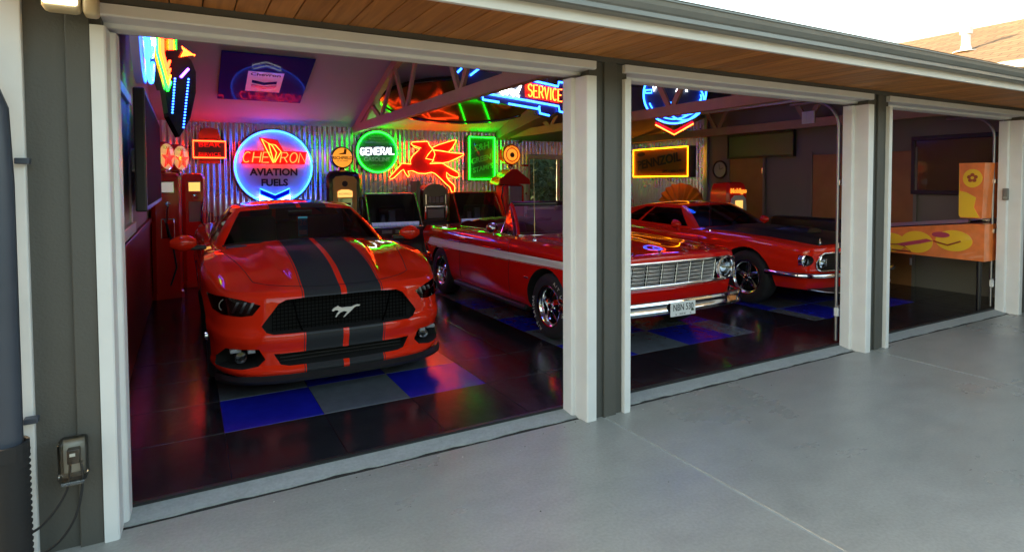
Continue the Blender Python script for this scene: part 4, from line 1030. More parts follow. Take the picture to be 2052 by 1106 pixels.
for k in gh:
    if k != 'shell': gh[k].build('side_window' if k.startswith('side') else k, 'tinted', M3, smooth=60, merge=True)
# matt bonnet panel with scoop and pins
rows = []
for y in np.linspace(.06, 1.62, 40):
    w = .66 + .06 * sstep(0, 1.5, y); off = .05 * (1 - sstep(0, .5, y))
    rows.append([(w * a, y + off * a * a * 1.6 + (.22 * a * a * sstep(1.2, 1.62, y)), H3(w * a, y + off * a * a * 1.6 + (.22 * a * a * sstep(1.2, 1.62, y))) + (.006 if abs(a) < .99 else -.006)) for a in np.linspace(-1, 1, 31)])
MB().grid(rows).build('bonnet', 'hood_black', M3, smooth=50)
b = MB(); rows = []
for y in np.linspace(.62, 1.25, 12):
    u = (y - .62) / .63; hh = .055 * (1 - sstep(.35, 1, u)); w = .15 + .05 * u; rows.append([(x, y, H3(x, y) + .006 + hh * max(0, 1 - (abs(x) / w) ** 6)) for x in np.linspace(-w, w, 15)])
b.grid(rows); b.add(rows[0] + [(p[0], p[1], H3(p[0], p[1])) for p in rows[0]], [(k, k + 1, 16 + k, 15 + k) for k in range(14)]); b.build('bonnet_scoop', 'hood_black', M3, smooth=50)
for s in (1, -1):
    MB().lathe([(.018, -.004), (.018, .012), (.006, .014), (.005, .05), (0, .052)], (s * .52, .20, H3(.52, .20) + .004), 2, 12).build('bonnet_pin', 'chrome', M3, smooth=40)
    for nm, x, y, z, r_ in (('headlight', .825, _f3(.825) + .030, .625, .054), ('inner_headlight', .60, _f3(.6) + .075, .605, .068)):
        h_ = empty('headlight', (s * x, y, z), M3)
        b = MB(); b.lathe([(r_ + .012, .04), (r_ + .012, -.012), (r_, -.018), (r_ - .006, 0)], (0, 0, 0), 1, 28); b.build('bezel', 'chrome', h_, smooth=40)
        b = MB(); b.lathe([(0, .04), (r_ * .6, .028), (r_, -.004)], (0, 0, 0), 1, 24); b.build('reflector', 'reflector', h_, smooth=60)
        b = MB(); b.lathe([(0, -.03), (r_ * .5, -.024), (r_, -.006)], (0, 0, 0), 1, 24); b.build('lens', 'lamp_glass', h_, smooth=60)
    MB().bbox(s * .885 - .012, s * .885 + .012, .50, .56, .455, .475, .004).build('side_marker', 'chrome', M3)
    mr = empty('door_mirror', (s * .90, 2.10, .87), M3)
    b = MB(); b.lathe([(0, -.075), (.035, -.06), (.06, -.01), (.064, .035), (0, .035)], (s * .05, 0, .07), 1, 16); b.build('housing', 'paint_fastback', mr, smooth=50)
    MB().tube([(0, 0, -.02), (s * .045, 0, .04)], [.03, .02], 8).build('stalk', 'paint_fastback', mr)
    b = MB(); b.tube([(s * (_x3(1.72) - .004), 1.72, z) for z in np.linspace(.30, .80, 12)], .003, 4); b.build('door_seam', 'void_black', M3)
b = MB(); lp = []
for i in range(len(g3)):
    a, c = Vector((g3[i][0], 0, g3[i][1])), Vector((g3[(i + 1) % len(g3)][0], 0, g3[(i + 1) % len(g3)][1]))
    for q in range(8): p_ = a.lerp(c, q / 8); v_ = (p_.z - .27) / .5; lp.append((p_.x, _f3(min(abs(p_.x), .87)) + DF3(min(max(v_, 0), 1)) - .004, p_.z))
b.tube(lp, .012, 6, closed=True); b.build('grille_surround', 'chrome', M3, smooth=60)
for k in range(6): MB().box(-.5, .5, .15, .155, .53 + k * .03, .535 + k * .03).build('grille_bar', 'black_plastic', M3)
fp = [(-.935, .62), (-.93, .45), (-.915, .33), (-.88, .22), (-.82, .13)] + [(x, _f3(min(abs(x), .86)) - .01) for x in np.linspace(-.76, .76, 30)]; fp += [(-x, y) for x, y in fp[:5]][::-1]
bumper(M3, fp, [(0, .485), (.035, .487), (.05, .475), (.055, .455), (.048, .435), (.02, .428), (0, .43)])
rows = [[], [], []]
for k in range(-20, 21):
    x = .80 * k / 20; y = _f3(abs(x)) + .05; dz = .07 * (1 - abs(k / 20) ** 3); rows[0].append((x, y + .02, .30)); rows[1].append((x, y - .06, .235 - .0 + .06 * abs(k / 20) ** 3)); rows[2].append((x, y + .0, .22 + .06 * abs(k / 20) ** 3))
MB().grid(rows).build('chin_spoiler', 'black_plastic', M3, smooth=40)
MB().tube([(p[0], p[1] - .002, p[2]) for p in rows[1]], .005, 5).build('spoiler_edge', 'steel', M3)
for s in (1, -1): seat('front_seat', M3, s * .36, 2.3, .36, .5, 'seat_black', .6)
steering(M3, .36, 2.1, .85); MB().bbox(-.67, .67, 1.82, 2.0, .70, .90, .03).build('dashboard', 'seat_black', M3, smooth=50)
ae = empty('aerial', (-.80, 1.62, H3(.80, 1.62)), M3); MB().tube([(0, 0, 0), (0, .02, .62)], [.0035, .0022], 6).build('mast', 'chrome', ae); b = MB(); b.lathe([(.02, -.004), (.018, .012), (0, .03)], (0, 0, 0), 2, 12); b.build('base', 'chrome', ae)
for y in (.96, 3.70):
    for s in (1, -1): make_wheel(.335, .22, .215, 5, M3, (s * .78, y, .335), s, 'chrome', 'mech_dark', .06, .06)

# ------------------------------------------------------------------ neon signs
NE = 4.2
neon('neon_blue', (.013, .10, 1.0), NE * .60); neon('neon_red', (1.0, .016, .003), NE * 1.4); neon('neon_green', (.004, 1.0, .010), NE * 1.0); neon('neon_white', (.85, .95, 1.0), NE * .55)
neon('neon_yellow', (1.0, .24, .003), NE * .42); neon('neon_orange', (1.0, .055, .005), NE * .8); neon('neon_purple', (.12, .03, 1.0), NE)
neon('led_blue', (.01, .06, 1.0), 5)
mat('enamel_white', (.80, .78, .80), .35, coat=.5); mat('enamel_green', (.008, .09, .015), .3, coat=.5); mat('enamel_red', (.55, .02, .012), .3, coat=.5); mat('enamel_dark', (.02, .022, .035), .35)
mat('enamel_blue', (.004, .010, .20), .6, coat=.10, spec=.02); mat('enamel_amber', (.24, .10, .012), .35, coat=.4); mat('print_dark', (.02, .02, .03), .5); mat('print_grey', (.25, .28, .25), .5)
mat('print_green', (.10, .50, .16), .4); mat('enamel_brown', (.16, .065, .02), .5); mat('enamel_orange', (.75, .24, .03), .4)
neon('neon_horse', (1.0, .045, .005), NE * 1.35); mat('enamel_deep_red', (.26, .008, .006), .4)
def disc(name, r, d, m, parent, cx=0, cz=0, y=0, rim=None):
    b = MB(); b.lathe([(0, y - d), (r * .97, y - d), (r, y - d + .012), (r, y)], (cx, 0, cz), 1, 48); return b.build(name, m, parent, smooth=40)
def ring(r, tr, y, m, parent, name='neon_tube', cx=0, cz=0, a0=0, a1=360):
    n = 56; full = abs(a1 - a0) >= 359
    pts = [(cx + r * math.cos(R(a0 + (a1 - a0) * k / n)), y, cz + r * math.sin(R(a0 + (a1 - a0) * k / n))) for k in range(n if full else n + 1)]
    return MB().tube(pts, tr, 8, closed=full).build(name, m, parent, smooth=60)

# round aviation fuel sign
sg = empty('neon_sign', (1.34, YB - .035, 1.866), label='large round white neon sign with blue ring reading CHEVRON AVIATION FUELS', cat='neon sign')
disc('face', .635, .12, 'enamel_white', sg); ring(.615, .013, -.155, 'neon_blue', sg); ring(.655, .006, -.02, 'enamel_dark', sg, 'rim')
neon_letters('CHE', -.50, .075, .17, .115, .035, -.16, 'neon_red', sg, .0085, .18); neon_letters('RON', .09, .075, .17, .115, .035, -.16, 'neon_red', sg, .0085, .18)
for pts in ([(-.02, .07), (-.20, .47), (-.03, .36), (.035, .24), (-.0, .10)], [(-.01, .07), (-.09, .40), (.02, .37), (.11, .26), (.005, .075)]):
    MB().tube([(x, -.165, z) for x, z in pts], .0085, 6).build('neon_wing', 'neon_orange', sg, smooth=60)
MB().prism([(-.52, .05), (.50, .05), (.56, .27), (.16, .27), (.06, .46), (-.24, .50), (-.14, .27), (-.46, .27)], 1, -.1275, -.1215).build('painted_word', 'enamel_red', sg)
text('lettering', 'AVIATION', .165, 'print_dark', sg, (0, -.124, -.095), bold=.006); text('lettering', 'FUELS', .165, 'print_dark', sg, (0, -.124, -.275), bold=.006)
for dz, m, e in ((-.47, 'neon_blue', 'enamel_blue'), (-.60, 'neon_white', 'enamel_white')):
    V_ = [(-.24, 0), (0, -.11), (.24, 0), (.24, .10), (0, -.01), (-.24, .10)]
    MB().prism([(x, z + dz) for x, z in V_], 1, -.150, -.125 if dz > -.5 else -.126).build('chevron', e, sg); MB().tube([(x, -.165, z + dz) for x, z in V_], .009, 6, closed=True).build('neon_chevron', m, sg)

sg = empty('neon_sign', (3.14, YB - .035, 2.155), label='round green neon sign reading GENERAL GASOLINE', cat='neon sign')
disc('face', .40, .11, 'enamel_green', sg); ring(.375, .013, -.145, 'neon_green', sg)
neon_letters('GENERAL', -.315, -.045, .125, .072, .022, -.145, 'neon_white', sg, .0065, 0, .04)
MB().add([(-.36, -.118, -.07), (.36, -.118, -.045), (.36, -.118, .125), (-.36, -.118, .10), (-.36, -.112, -.07), (.36, -.112, -.045), (.36, -.112, .125), (-.36, -.112, .10)], [(0, 1, 2, 3), (4, 7, 6, 5), (0, 4, 5, 1), (1, 5, 6, 2), (2, 6, 7, 3), (3, 7, 4, 0)]).build('banner', 'print_dark', sg)
text('lettering', 'GASOLINE', .105, 'print_grey', sg, (0, -.114, -.14), bold=.002); text('lettering', 'LUBRICANTS', .05, 'print_grey', sg, (0, -.114, -.24))
for t_, z, s_ in (('GENERAL', .29, .055), ('PETROLEUM', .235, .055), ('CORPORATION', .18, .06)): text('lettering', t_, s_, 'print_grey', sg, (0, -.114, z))

# winged horse
PEG = {'body': [(3.807, 2.329), (3.824, 2.359), (3.921, 2.367), (4.064, 2.377), (4.122, 2.384), (4.157, 2.368), (4.179, 2.314), (4.214, 2.271), (4.266, 2.212), (4.295, 2.13), (4.234, 1.977), (4.411, 1.971), (4.486, 1.944), (4.56, 1.897), (4.681, 1.833), (4.803, 1.766), (4.802, 1.693), (4.725, 1.682), (4.604, 1.721), (4.535, 1.785), (4.54, 1.687), (4.588, 1.617), (4.693, 1.533), (4.714, 1.476), (4.701, 1.392), (4.64, 1.398), (4.602, 1.491), (4.503, 1.57), (4.408, 1.66), (4.291, 1.757), (4.218, 1.784), (4.086, 1.756), (3.943, 1.764), (3.829, 1.81), (3.739, 1.804), (3.766, 1.729), (3.743, 1.688), (3.682, 1.763), (3.65, 1.836), (3.605, 1.809), (3.465, 1.68), (3.388, 1.646), (3.372, 1.688), (3.522, 1.843), (3.62, 1.951), (3.797, 1.937), (3.786, 2.013), (3.832, 2.094), (3.918, 2.172), (3.982, 2.233), (3.877, 2.258)],
       'far_wing': [(4.223, 2.26), (4.356, 2.319), (4.565, 2.385), (4.723, 2.429), (4.741, 2.407), (4.685, 2.305), (4.609, 2.213), (4.563, 2.185), (4.414, 2.209), (4.266, 2.217)],
       'near_wing': [(4.09, 2.049), (4.143, 2.127), (4.222, 2.216), (4.414, 2.201), (4.654, 2.17), (4.898, 2.157), (4.898, 2.129), (4.775, 2.076), (4.591, 1.995), (4.411, 1.96), (4.176, 1.949), (4.264, 2.019)]}
sg = empty('neon_sign', (4.13, YB - .035, 1.92), label='red neon winged horse leaping to the left', cat='neon sign')
for i, (nm, pts) in enumerate(PEG.items()):
    q = [(x - 4.13, z - 1.92) for x, z in pts]
    MB().prism(q, 1, -.075 - .012 * i, -.02).build(nm, 'enamel_deep_red', sg); MB().tube([(x, -.11 - .012 * i, z) for x, z in q], .0068, 6, closed=True).build('neon_tube', 'neon_horse', sg, smooth=60)
MB().tube([(-.30, -.11, .38), (-.22, -.11, .36), (-.12, -.11, .33)], .007, 6).build('neon_tube', 'neon_orange', sg)

sg = empty('neon_sign', (5.305, YB - .035, 2.07), label='upright rectangular green neon sign reading GREEN STAMPS', cat='neon sign')
MB().bbox(-.315, .315, -.13, 0, -.455, .455, .01).build('face', 'enamel_green', sg)
MB().tube([(-.285, -.155, -.425), (.285, -.155, -.425), (.285, -.155, .425), (-.285, -.155, .425)], .012, 8, closed=True).build('neon_tube', 'neon_green', sg)
for t_, z, s_, x in (('S&H', .23, .19, 0), ('GREEN', -.02, .15, -.02), ('STAMPS', -.20, .135, .02)):
    o = text('lettering', t_, s_, 'print_green', sg, (x, -.134, z), rot=(R(90), R(-14), 0), bold=.004, shear=.2)

sg = empty('neon_sign', (.355, YB - .035, 2.145), label='small red boxed neon sign on a brown panel reading BEAR SERVICE', cat='neon sign')
MB().prism([(-.15, -.23), (.16, -.23), (.17, .22), (.13, .33), (.05, .36), (-.06, .36), (-.13, .32), (-.16, .20)], 1, -.03, 0).build('back_panel', 'enamel_brown', sg)
MB().bbox(-.25, .25, -.09, -.031, -.15, .15, .006).build('face', 'enamel_dark', sg); MB().tube([(-.235, -.11, -.135), (.235, -.11, -.135), (.235, -.11, .135), (-.235, -.11, .135)], .011, 8, closed=True).build('neon_tube', 'neon_red', sg)
text('lettering', 'BEAR', .12, 'enamel_red', sg, (0, -.093, .075), bold=.003, xs=1.15); text('lettering', 'SERVICE', .09, 'enamel_red', sg, (0, -.093, -.085), bold=.002)

sg = empty('neon_sign', (XR - .02, 9.70, 1.995), label='long amber box sign with yellow neon border reading PENNZOIL', cat='neon sign', rz=R(-90))
MB().bbox(-.86, .86, -.20, 0, -.325, .325, .01).build('box', 'enamel_dark', sg); MB().bbox(-.80, .80, -.206, -.201, -.27, .27, .002).build('face', 'enamel_amber', sg)
MB().tube([(-.84, -.225, -.305), (.84, -.225, -.305), (.84, -.225, .305), (-.84, -.225, .305)], .013, 8, closed=True).build('neon_tube', 'neon_yellow', sg)
text('lettering', 'PENNZOIL', .27, 'print_dark', sg, (-.05, -.210, .02), rot=(R(90), R(-7), 0), bold=.010, xs=1.05); text('lettering', 'SAFE LUBRICATION', .075, 'print_dark', sg, (.42, -.210, -.20), bold=.002); MB().prism(ell(-.60, .20, .13, .05, 0, 350, 20), 1, -.212, -.207).build('bell_mark', 'print_dark', sg)

# hanging circle with a red chevron
sg = empty('neon_sign', (7.05, 7.2, 3.02), label='hanging round neon sign of blue rings above a red chevron', cat='neon sign', rz=R(-44))
disc('face', .50, .10, 'enamel_dark', sg, y=.05); ring(.49, .014, -.08, 'neon_blue', sg); ring(.42, .010, -.08, 'neon_blue', sg, a0=200, a1=345)
ring(.30, .012, -.08, 'neon_blue', sg, cx=.16, cz=-.14, a0=170, a1=395); ring(.24, .010, -.08, 'neon_blue', sg, cx=.18, cz=-.12, a0=185, a1=380)
neon_letters('A', .03, .02, .28, .16, .0, -.085, 'neon_white', sg, .014, .25); neon_letters('V', -.40, .05, .22, .14, .0, -.085, 'neon_white', sg, .010, .2)
MB().tube([(-.46, -.085, .02), (-.36, -.085, .02), (-.36, -.085, .07), (-.46, -.085, .07)], .012, 6, closed=True).build('neon_tube', 'neon_blue', sg)
CV = [(-.30, -.50), (0.0, -.67), (.30, -.50), (.30, -.44), (0, -.60), (-.30, -.44)]
MB().prism(CV, 1, -.03, .03).build('chevron', 'enamel_red', sg); MB().tube([(x, -.05, z) for x, z in CV[:3]], .012, 6).build('neon_tube', 'neon_orange', sg)
for x in (-.35, .35): MB().tube([(x, 0, .35), (x, 0, .84)], .004, 4).build('chain', 'steel', sg)

# hanging service arrow
sg = empty('neon_sign', (3.95, 7.0, 2.80), label='hanging dark neon sign with red SERVICE lettering and blue stepped outline', cat='neon sign')
L0 = lambda pts: [(x - 3.95, z - 2.80) for x, z in pts]
MB().prism(L0([(3.06, 3.07), (4.06, 2.985), (4.58, 2.92), (4.60, 2.98), (4.72, 2.97), (4.72, 2.56), (4.60, 2.575), (4.44, 2.50), (4.27, 2.52), (4.24, 2.59), (3.41, 2.66), (3.30, 2.78), (3.05, 2.90)]), 1, -.05, .05).build('panel', 'enamel_dark', sg)
for pts, m in (([(4.076, 2.976), (4.58, 2.918), (4.591, 2.981), (4.70, 2.976)], 'neon_blue'), ([(3.458, 2.745), (4.074, 2.692), (4.59, 2.643), (4.601, 2.573), (4.72, 2.555)], 'neon_blue'), ([(3.402, 2.725), (3.411, 2.663), (3.645, 2.644)], 'neon_blue'), ([(3.789, 2.632), (4.246, 2.589), (4.277, 2.626)], 'neon_blue'),
               ([(4.266, 2.608), (4.282, 2.53), (4.432, 2.507)], 'neon_blue'), ([(3.053, 2.984), (3.106, 3.037)], 'neon_blue'), ([(3.231, 2.962), (3.368, 3.068)], 'neon_blue')):
    MB().tube([(x, -.085, z) for x, z in L0(pts)], .014, 6).build('neon_tube', m, sg)
neon_letters('SERVICE', .14, -.04, .165, .066, .022, -.09, 'neon_orange', sg, .009, 0, -.075)
MB().prism([(.11, -.05), (.66, -.11), (.66, .09), (.11, .15)], 1, -.056, -.051).build('painted_word', 'enamel_red', sg)
sc_ = [[(-.42, -.04), (-.36, .02), (-.33, .09), (-.26, .10)], [(-.37, .02), (-.29, .03)], [(-.25, -.03), (-.22, .02), (-.26, .03), (-.28, -.02), (-.25, -.05), (-.20, .0)], [(-.19, -.05), (-.16, .02), (-.12, .03)], [(-.05, .0), (-.10, .02), (-.13, -.03), (-.09, -.06), (-.04, .0), (.03, .10), (-.04, -.05), (.0, -.06)]]
for st in sc_: MB().tube([(x, -.09, z + .0) for x, z in st], .015, 6).build('neon_letter', 'neon_white', sg, smooth=60)
for x in (-.5, .5): MB().tube([(x, 0, .1), (x, 0, 1.0)], .004, 4).build('chain', 'steel', sg)

# left wall: round sign, shield sign, pointed bulb sign (all seen almost edge-on)
sg = empty('neon_sign', (-.33, 5.6, 3.14), label='round blue and white neon sign high on the left wall', cat='neon sign', rz=R(90))
disc('face', .74, .07, 'enamel_white', sg); ring(.72, .016, -.10, 'neon_blue', sg); ring(.52, .012, -.11, 'neon_blue', sg, a0=180, a1=360)
neon_letters('OH', -.3, -.38, .26, .24, .08, -.12, 'neon_white', sg, .014)
sg = empty('neon_sign', (-.185, 6.35, 2.79), label='narrow shield-shaped neon sign with green, yellow and red tubes', cat='neon sign', rz=R(77))
MB().prism([(-.30, .4), (.30, .4), (.30, -.05), (0, -.34), (-.30, -.05)], 1, -.03, .03).build('panel', 'enamel_brown', sg)
for sc2, m in ((.98, 'neon_green'), (.80, 'neon_yellow'), (.62, 'neon_red'), (.40, 'neon_red')): MB().tube([(x * sc2, -.06, z * sc2) for x, z in [(-.30, .4), (.30, .4), (.30, -.05), (0, -.34), (-.30, -.05)]], .013, 6, closed=True).build('neon_tube', m, sg)
sg = empty('bulb_sign', (-.06, 6.5, 2.42), label='black pointed hanging sign with rows of blue bulbs and red neon top', cat='bulb sign', rz=R(20))
MB().prism([(0, -.385), (.10, -.20), (.155, .05), (.16, .25), (.12, .36), (.02, .44), (-.09, .42), (-.13, .30), (-.12, .05), (-.09, -.20)], 1, -.06, .06).build('panel', 'black_gloss', sg)
bulb = None
for (xa, za), (xb, zb), n in (((-.03, .16), (-.06, -.16), 13), ((.09, .17), (.035, -.29), 17)):
    for k in range(n):
        u = k / (n - 1); p_ = (xa + (xb - xa) * u, -.066, za + (zb - za) * u)
        if bulb is None: b = MB(); b.lathe([(.008, .01), (.008, -.004), (0, -.010)], (0, 0, 0), 1, 6); bulb = b.build('bulb', 'led_blue', sg); bulb.location = p_
        else: link_copy(bulb, sg, p_)
for k in range(7): MB().tube([(.02 + k * .017, -.085, .37 + .006 * k), (.05 + k * .016, -.085, .43 - .004 * k), (.03 + k * .018, -.085, .47 - .012 * k)], .006, 5).build('neon_tube', 'neon_orange', sg)
MB().tube([(.02, -.07, .18), (.09, -.07, .27)], .012, 6).build('neon_tube', 'neon_purple', sg); MB().tube([(0, 0, .43), (0, 0, 1.2)], .006, 5).build('hanger', 'steel', sg)
mat('tv_screen', (.006, .006, .007), .8, spec=.05)
# television and bracket
tv = empty('television', (-.27, 6.0, 1.40), label='black flat television on an arm along the left wall', cat='television')
MB().bbox(-.035, .035, -1.2, 1.6, .0, .86, .012).build('cabinet', 'black_plastic', tv); MB().box(.0355, .0365, -1.16, 1.56, .04, .82).build('screen', 'tv_screen', tv); MB().bbox(-.17, -.036, .1, .3, .3, .5, .01).build('bracket', 'steel', tv)
# ceiling panel and oval sign
def on_ceiling(cx, cy, off=.03):
    M = Matrix.Translation((cx, cy, ceil_z(cy) - off)) @ Matrix.Rotation(-math.atan(.33), 4, 'X'); return M
sg = empty('ceiling_banner', (1.05, 9.36, ceil_z(9.36) - .03), label='blue CHEVRON banner panel fixed to the sloping ceiling', cat='banner'); sg.rotation_euler = (-math.atan(.33), 0, 0)
MB().bbox(-.60, .60, -.72, .72, -.012, .004, .004).build('panel', 'enamel_blue', sg); MB().box(-.24, .24, -.24, .38, -.0145, -.0125).build('card', 'enamel_white', sg)
text('lettering', 'Chevron', .115, 'print_dark', sg, (0, -.16, -.016), rot=(R(180), 0, 0), ext=.0006, bold=.003)
for k, m in enumerate(('enamel_blue', 'enamel_red')): MB().prism([(-.17, .02 + k * .13), (0, .08 + k * .13), (.17, .02 + k * .13), (.17, .10 + k * .13), (0, .16 + k * .13), (-.17, .10 + k * .13)], 2, -.0185, -.0150).build('chevron', m, sg)
sg = empty('ceiling_sign', (4.35, 9.55, ceil_z(9.55) - .04), label='large glossy brown oval sign with dark rim fixed under the ceiling', cat='sign'); sg.rotation_euler = (-math.atan(.33), 0, 0)
mat('oval_brown', (.075, .036, .016), .09, spec=.16)
b = MB(); el = ell(0, 0, 1.50, .86, 0, 360, 60)[:-1]; b.prism(el, 2, -.05, .0); b.build('panel', 'oval_brown', sg, smooth=40)
MB().tube([(x, y, -.045) for x, y in ell(0, 0, 1.50, .86, 0, 360, 60)[:-1]], .035, 6, closed=True).build('rim', 'black_gloss', sg, smooth=60)

# ------------------------------------------------------------------ petrol pumps
mat('pump_red', (.72, .014, .010), .25, coat=.8); mat('pump_black', (.012, .013, .02), .2, coat=.8); mat('pump_cream_amberlit', (.85, .52, .12), .35, coat=.4)  # cream front panel carries amber lamplight in its base colour
def lit(name, col, s): return mat(name, col, .3, emit=col, es=s, coat=.5)
lit('globe_cream', (.95, .50, .20), .07); lit('globe_amber', (1.0, .34, .03), .15); lit('globe_orange', (1.0, .26, .02), .20); lit('dial_glow', (1.0, .50, .12), .20); lit('dial_white', (.8, .78, .72), .05); mat('dial_dim', (.35, .35, .36), .3)
lit('star_red', (.75, .015, .008), .12)
def globe(parent, z, r, d, case, face, both=True):
    g = empty('globe', (0, 0, z), parent)
    b = MB(); b.lathe([(r * .86, -d / 2 - .004), (r * .97, -d / 2 + .004), (r, -d / 4), (r, d / 4), (r * .97, d / 2 - .004), (r * .86, d / 2 + .004)], (0, 0, r), 1, 36); b.build('case', case, g, smooth=50)
    for s in (-1, 1):
        b = MB(); b.lathe([(0, s * (d / 2 + .014)), (r * .5, s * (d / 2 + .010)), (r * .88, s * d / 2)], (0, 0, r), 1, 32); b.build('glass_face', face, g, smooth=60)
    b = MB(); b.lathe([(.07, -.05), (.075, -.02), (.06, .0), (.05, .02)], (0, 0, 0), 2, 16); b.build('collar', 'chrome', g, smooth=40)
    return g
def pump_body(parent, w, d, h, m, top=.12, taper=.0):
    rows = []
    for z, k in ((0, 1.06), (.08, 1.06), (.10, 1.0), (h * .55, 1 - taper), (h - top, 1 - taper), (h - top * .45, .95 - taper), (h - top * .12, .80 - taper), (h, .55 - taper)):
        ww, dd = w / 2 * k, d / 2 * (k if k > .9 else .5 + .5 * k); c = .04; rows.append([(-ww + c, -dd, z), (ww - c, -dd, z), (ww, -dd + c, z), (ww, dd - c, z), (ww - c, dd, z), (-ww + c, dd, z), (-ww, dd - c, z), (-ww, -dd + c, z)])
    b = MB().grid(rows, closed=True); b.add(rows[-1], [list(range(8))]); b.add(rows[0], [list(range(8))]); return b.build('housing', m, parent, smooth=30, merge=True)
def nozzle(parent, x, y, z):
    MB().tube([(x, y, z), (x, y - .05, z + .10), (x, y - .06, z + .20), (x, y - .12, z + .24)], [.014, .016, .016, .010], 8).build('nozzle', 'chrome', parent, smooth=60)
    MB().tube([(x, y, z), (x + .06, y - .06, z - .3), (x + .10, y - .04, z - .6), (x + .04, y + .03, z - .85), (x, y + .1, z - .7)], .013, 8).build('hose', 'rubber', parent, smooth=60)
# twin red pumps in the corner
for i, (px, py, lab, rz_, w) in enumerate(((-.265, 9.3, 'red pump with star globe nearest the television', R(14), .36), (.08, 10.15, 'red pump with glowing amber dial below the bear sign', R(10), .32))):
    pm = empty('petrol_pump', (px, py, .04), label=lab, cat='petrol pump', rz=rz_)
    pump_body(pm, w, .36, 1.70, 'pump_red', .10)
    MB().bbox(-.09, .09, -.19, -.17, 1.42, 1.58, .008).build('dial_bezel', 'chrome', pm); MB().box(-.075, .075, -.194, -.191, 1.435, 1.565).build('dial', 'dial_white' if i == 0 else 'dial_glow', pm)
    MB().bbox(-.08, .08, -.188, -.175, .82 if i == 0 else .98, 1.08 if i == 0 else 1.28, .01).build('panel', 'chrome' if i == 0 else 'dial_dim', pm)
    b = MB(); b.lathe([(0, -.06), (.03, -.05), (.034, 0)], (0, -.17, 1.28 if i == 0 else 1.36), 1, 14); b.build('crank', 'chrome', pm, smooth=50); nozzle(pm, -.02 + i * .1, -.20, 1.02)
    g = globe(pm, 1.72, .20, .16, 'pump_red', 'globe_cream'); g.location.x = (-.02 if i == 0 else -.255); g.location.y = (0 if i == 0 else -.30); g.rotation_euler.z = R(46)
    star = [(.145 * (1 if k % 2 == 0 else .40) * math.sin(math.pi * k / 5), .17 + .145 * (1 if k % 2 == 0 else .40) * math.cos(math.pi * k / 5)) for k in range(10)]
    MB().prism(star, 1, -.112, -.094).build('star', 'star_red', g); text('lettering', 'TEXACO', .06, 'enamel_red', g, (0, -.098, .315), ext=.001)
# black and cream pump
pm = empty('petrol_pump', (2.39, 10.45, .04), label='black pump with cream front and amber globe reading RICHFIELD', cat='petrol pump')
pump_body(pm, .60, .42, 1.76, 'pump_black', .16)
MB().prism([(-.20, .3), (.20, .3), (.20, 1.60), (.15, 1.655), (.0, 1.67), (-.15, 1.655), (-.20, 1.60)], 1, -.232, -.205).build('front_panel', 'pump_cream_amberlit', pm)
MB().prism([(-.125, 1.30), (.125, 1.30), (.125, 1.40), (.06, 1.43), (-.06, 1.43), (-.125, 1.40)], 1, -.238, -.233).build('lit_nameplate', 'dial_glow', pm); text('lettering', 'RICHFIELD', .045, 'print_dark', pm, (0, -.240, 1.355), ext=.001)
MB().bbox(-.125, .125, -.246, -.2335, 1.02, 1.285, .008).build('dial_frame', 'chrome', pm)
for z in (1.06, 1.16): MB().box(-.09, .09, -.249, -.2465, z, z + .045).build('price_window', 'print_dark', pm)
b = MB(); b.lathe([(0, -.01), (.045, -.008), (.05, 0)], (0, -.232, 1.53), 1, 16); b.build('crest', 'print_dark', pm); nozzle(pm, .27, -.19, 1.05)
g = globe(pm, 1.79, .195, .15, 'pump_black', 'globe_amber'); text('lettering', 'RICHFIELD', .072, 'print_dark', g, (0, -.094, .185), ext=.001, bold=.002); text('lettering', 'HI OCTANE', .035, 'print_dark', g, (0, -.092, .135), ext=.001)
MB().prism([(-.08, .25), (.06, .25), (.07, .34), (.03, .35), (.02, .28), (-.03, .27)], 1, -.097, -.090).build('eagle_mark', 'enamel_brown', g)
# red pump by the window
pm = empty('petrol_pump', (5.72, 10.40, .04), label='dark red pump with orange ringed globe beside the rear window', cat='petrol pump')
pump_body(pm, .46, .40, 1.50, 'pump_red', .06)
MB().prism([(-.36, 1.50), (.36, 1.50), (.34, 1.60), (.14, 1.74), (.06, 1.80), (-.06, 1.80), (-.14, 1.74), (-.34, 1.60)], 1, -.20, .20).build('canopy', 'pump_red', pm)
MB().bbox(-.15, .15, -.235, -.19, 1.10, 1.47, .008).build('dial_frame', 'chrome', pm); MB().box(-.135, .135, -.238, -.2355, 1.12, 1.455).build('dial', 'dial_dim', pm)
nozzle(pm, -.26, -.12, 1.25); MB().bbox(.28, .40, -.06, .04, 1.86, 1.90, .008).build('lamp_arm', 'pump_red', pm)
g = globe(pm, 1.88, .21, .16, 'pump_red', 'globe_orange'); ring(.13, .010, -.10, 'enamel_red', g, 'printed_ring', 0, .21); b = MB(); b.lathe([(0, -.104), (.085, -.100)], (0, 0, .21), 1, 24); b.build('centre_mark', 'globe_amber', g); b = MB(); b.lathe([(0, -.110), (.05, -.106)], (0, 0, .205), 1, 18); b.build('centre_emblem', 'enamel_brown', g)
text('lettering', 'MUSGO', .05, 'print_dark', g, (0, -.10, .365), ext=.001); text('lettering', 'GASOLINE', .045, 'print_dark', g, (0, -.10, .055), ext=.001)
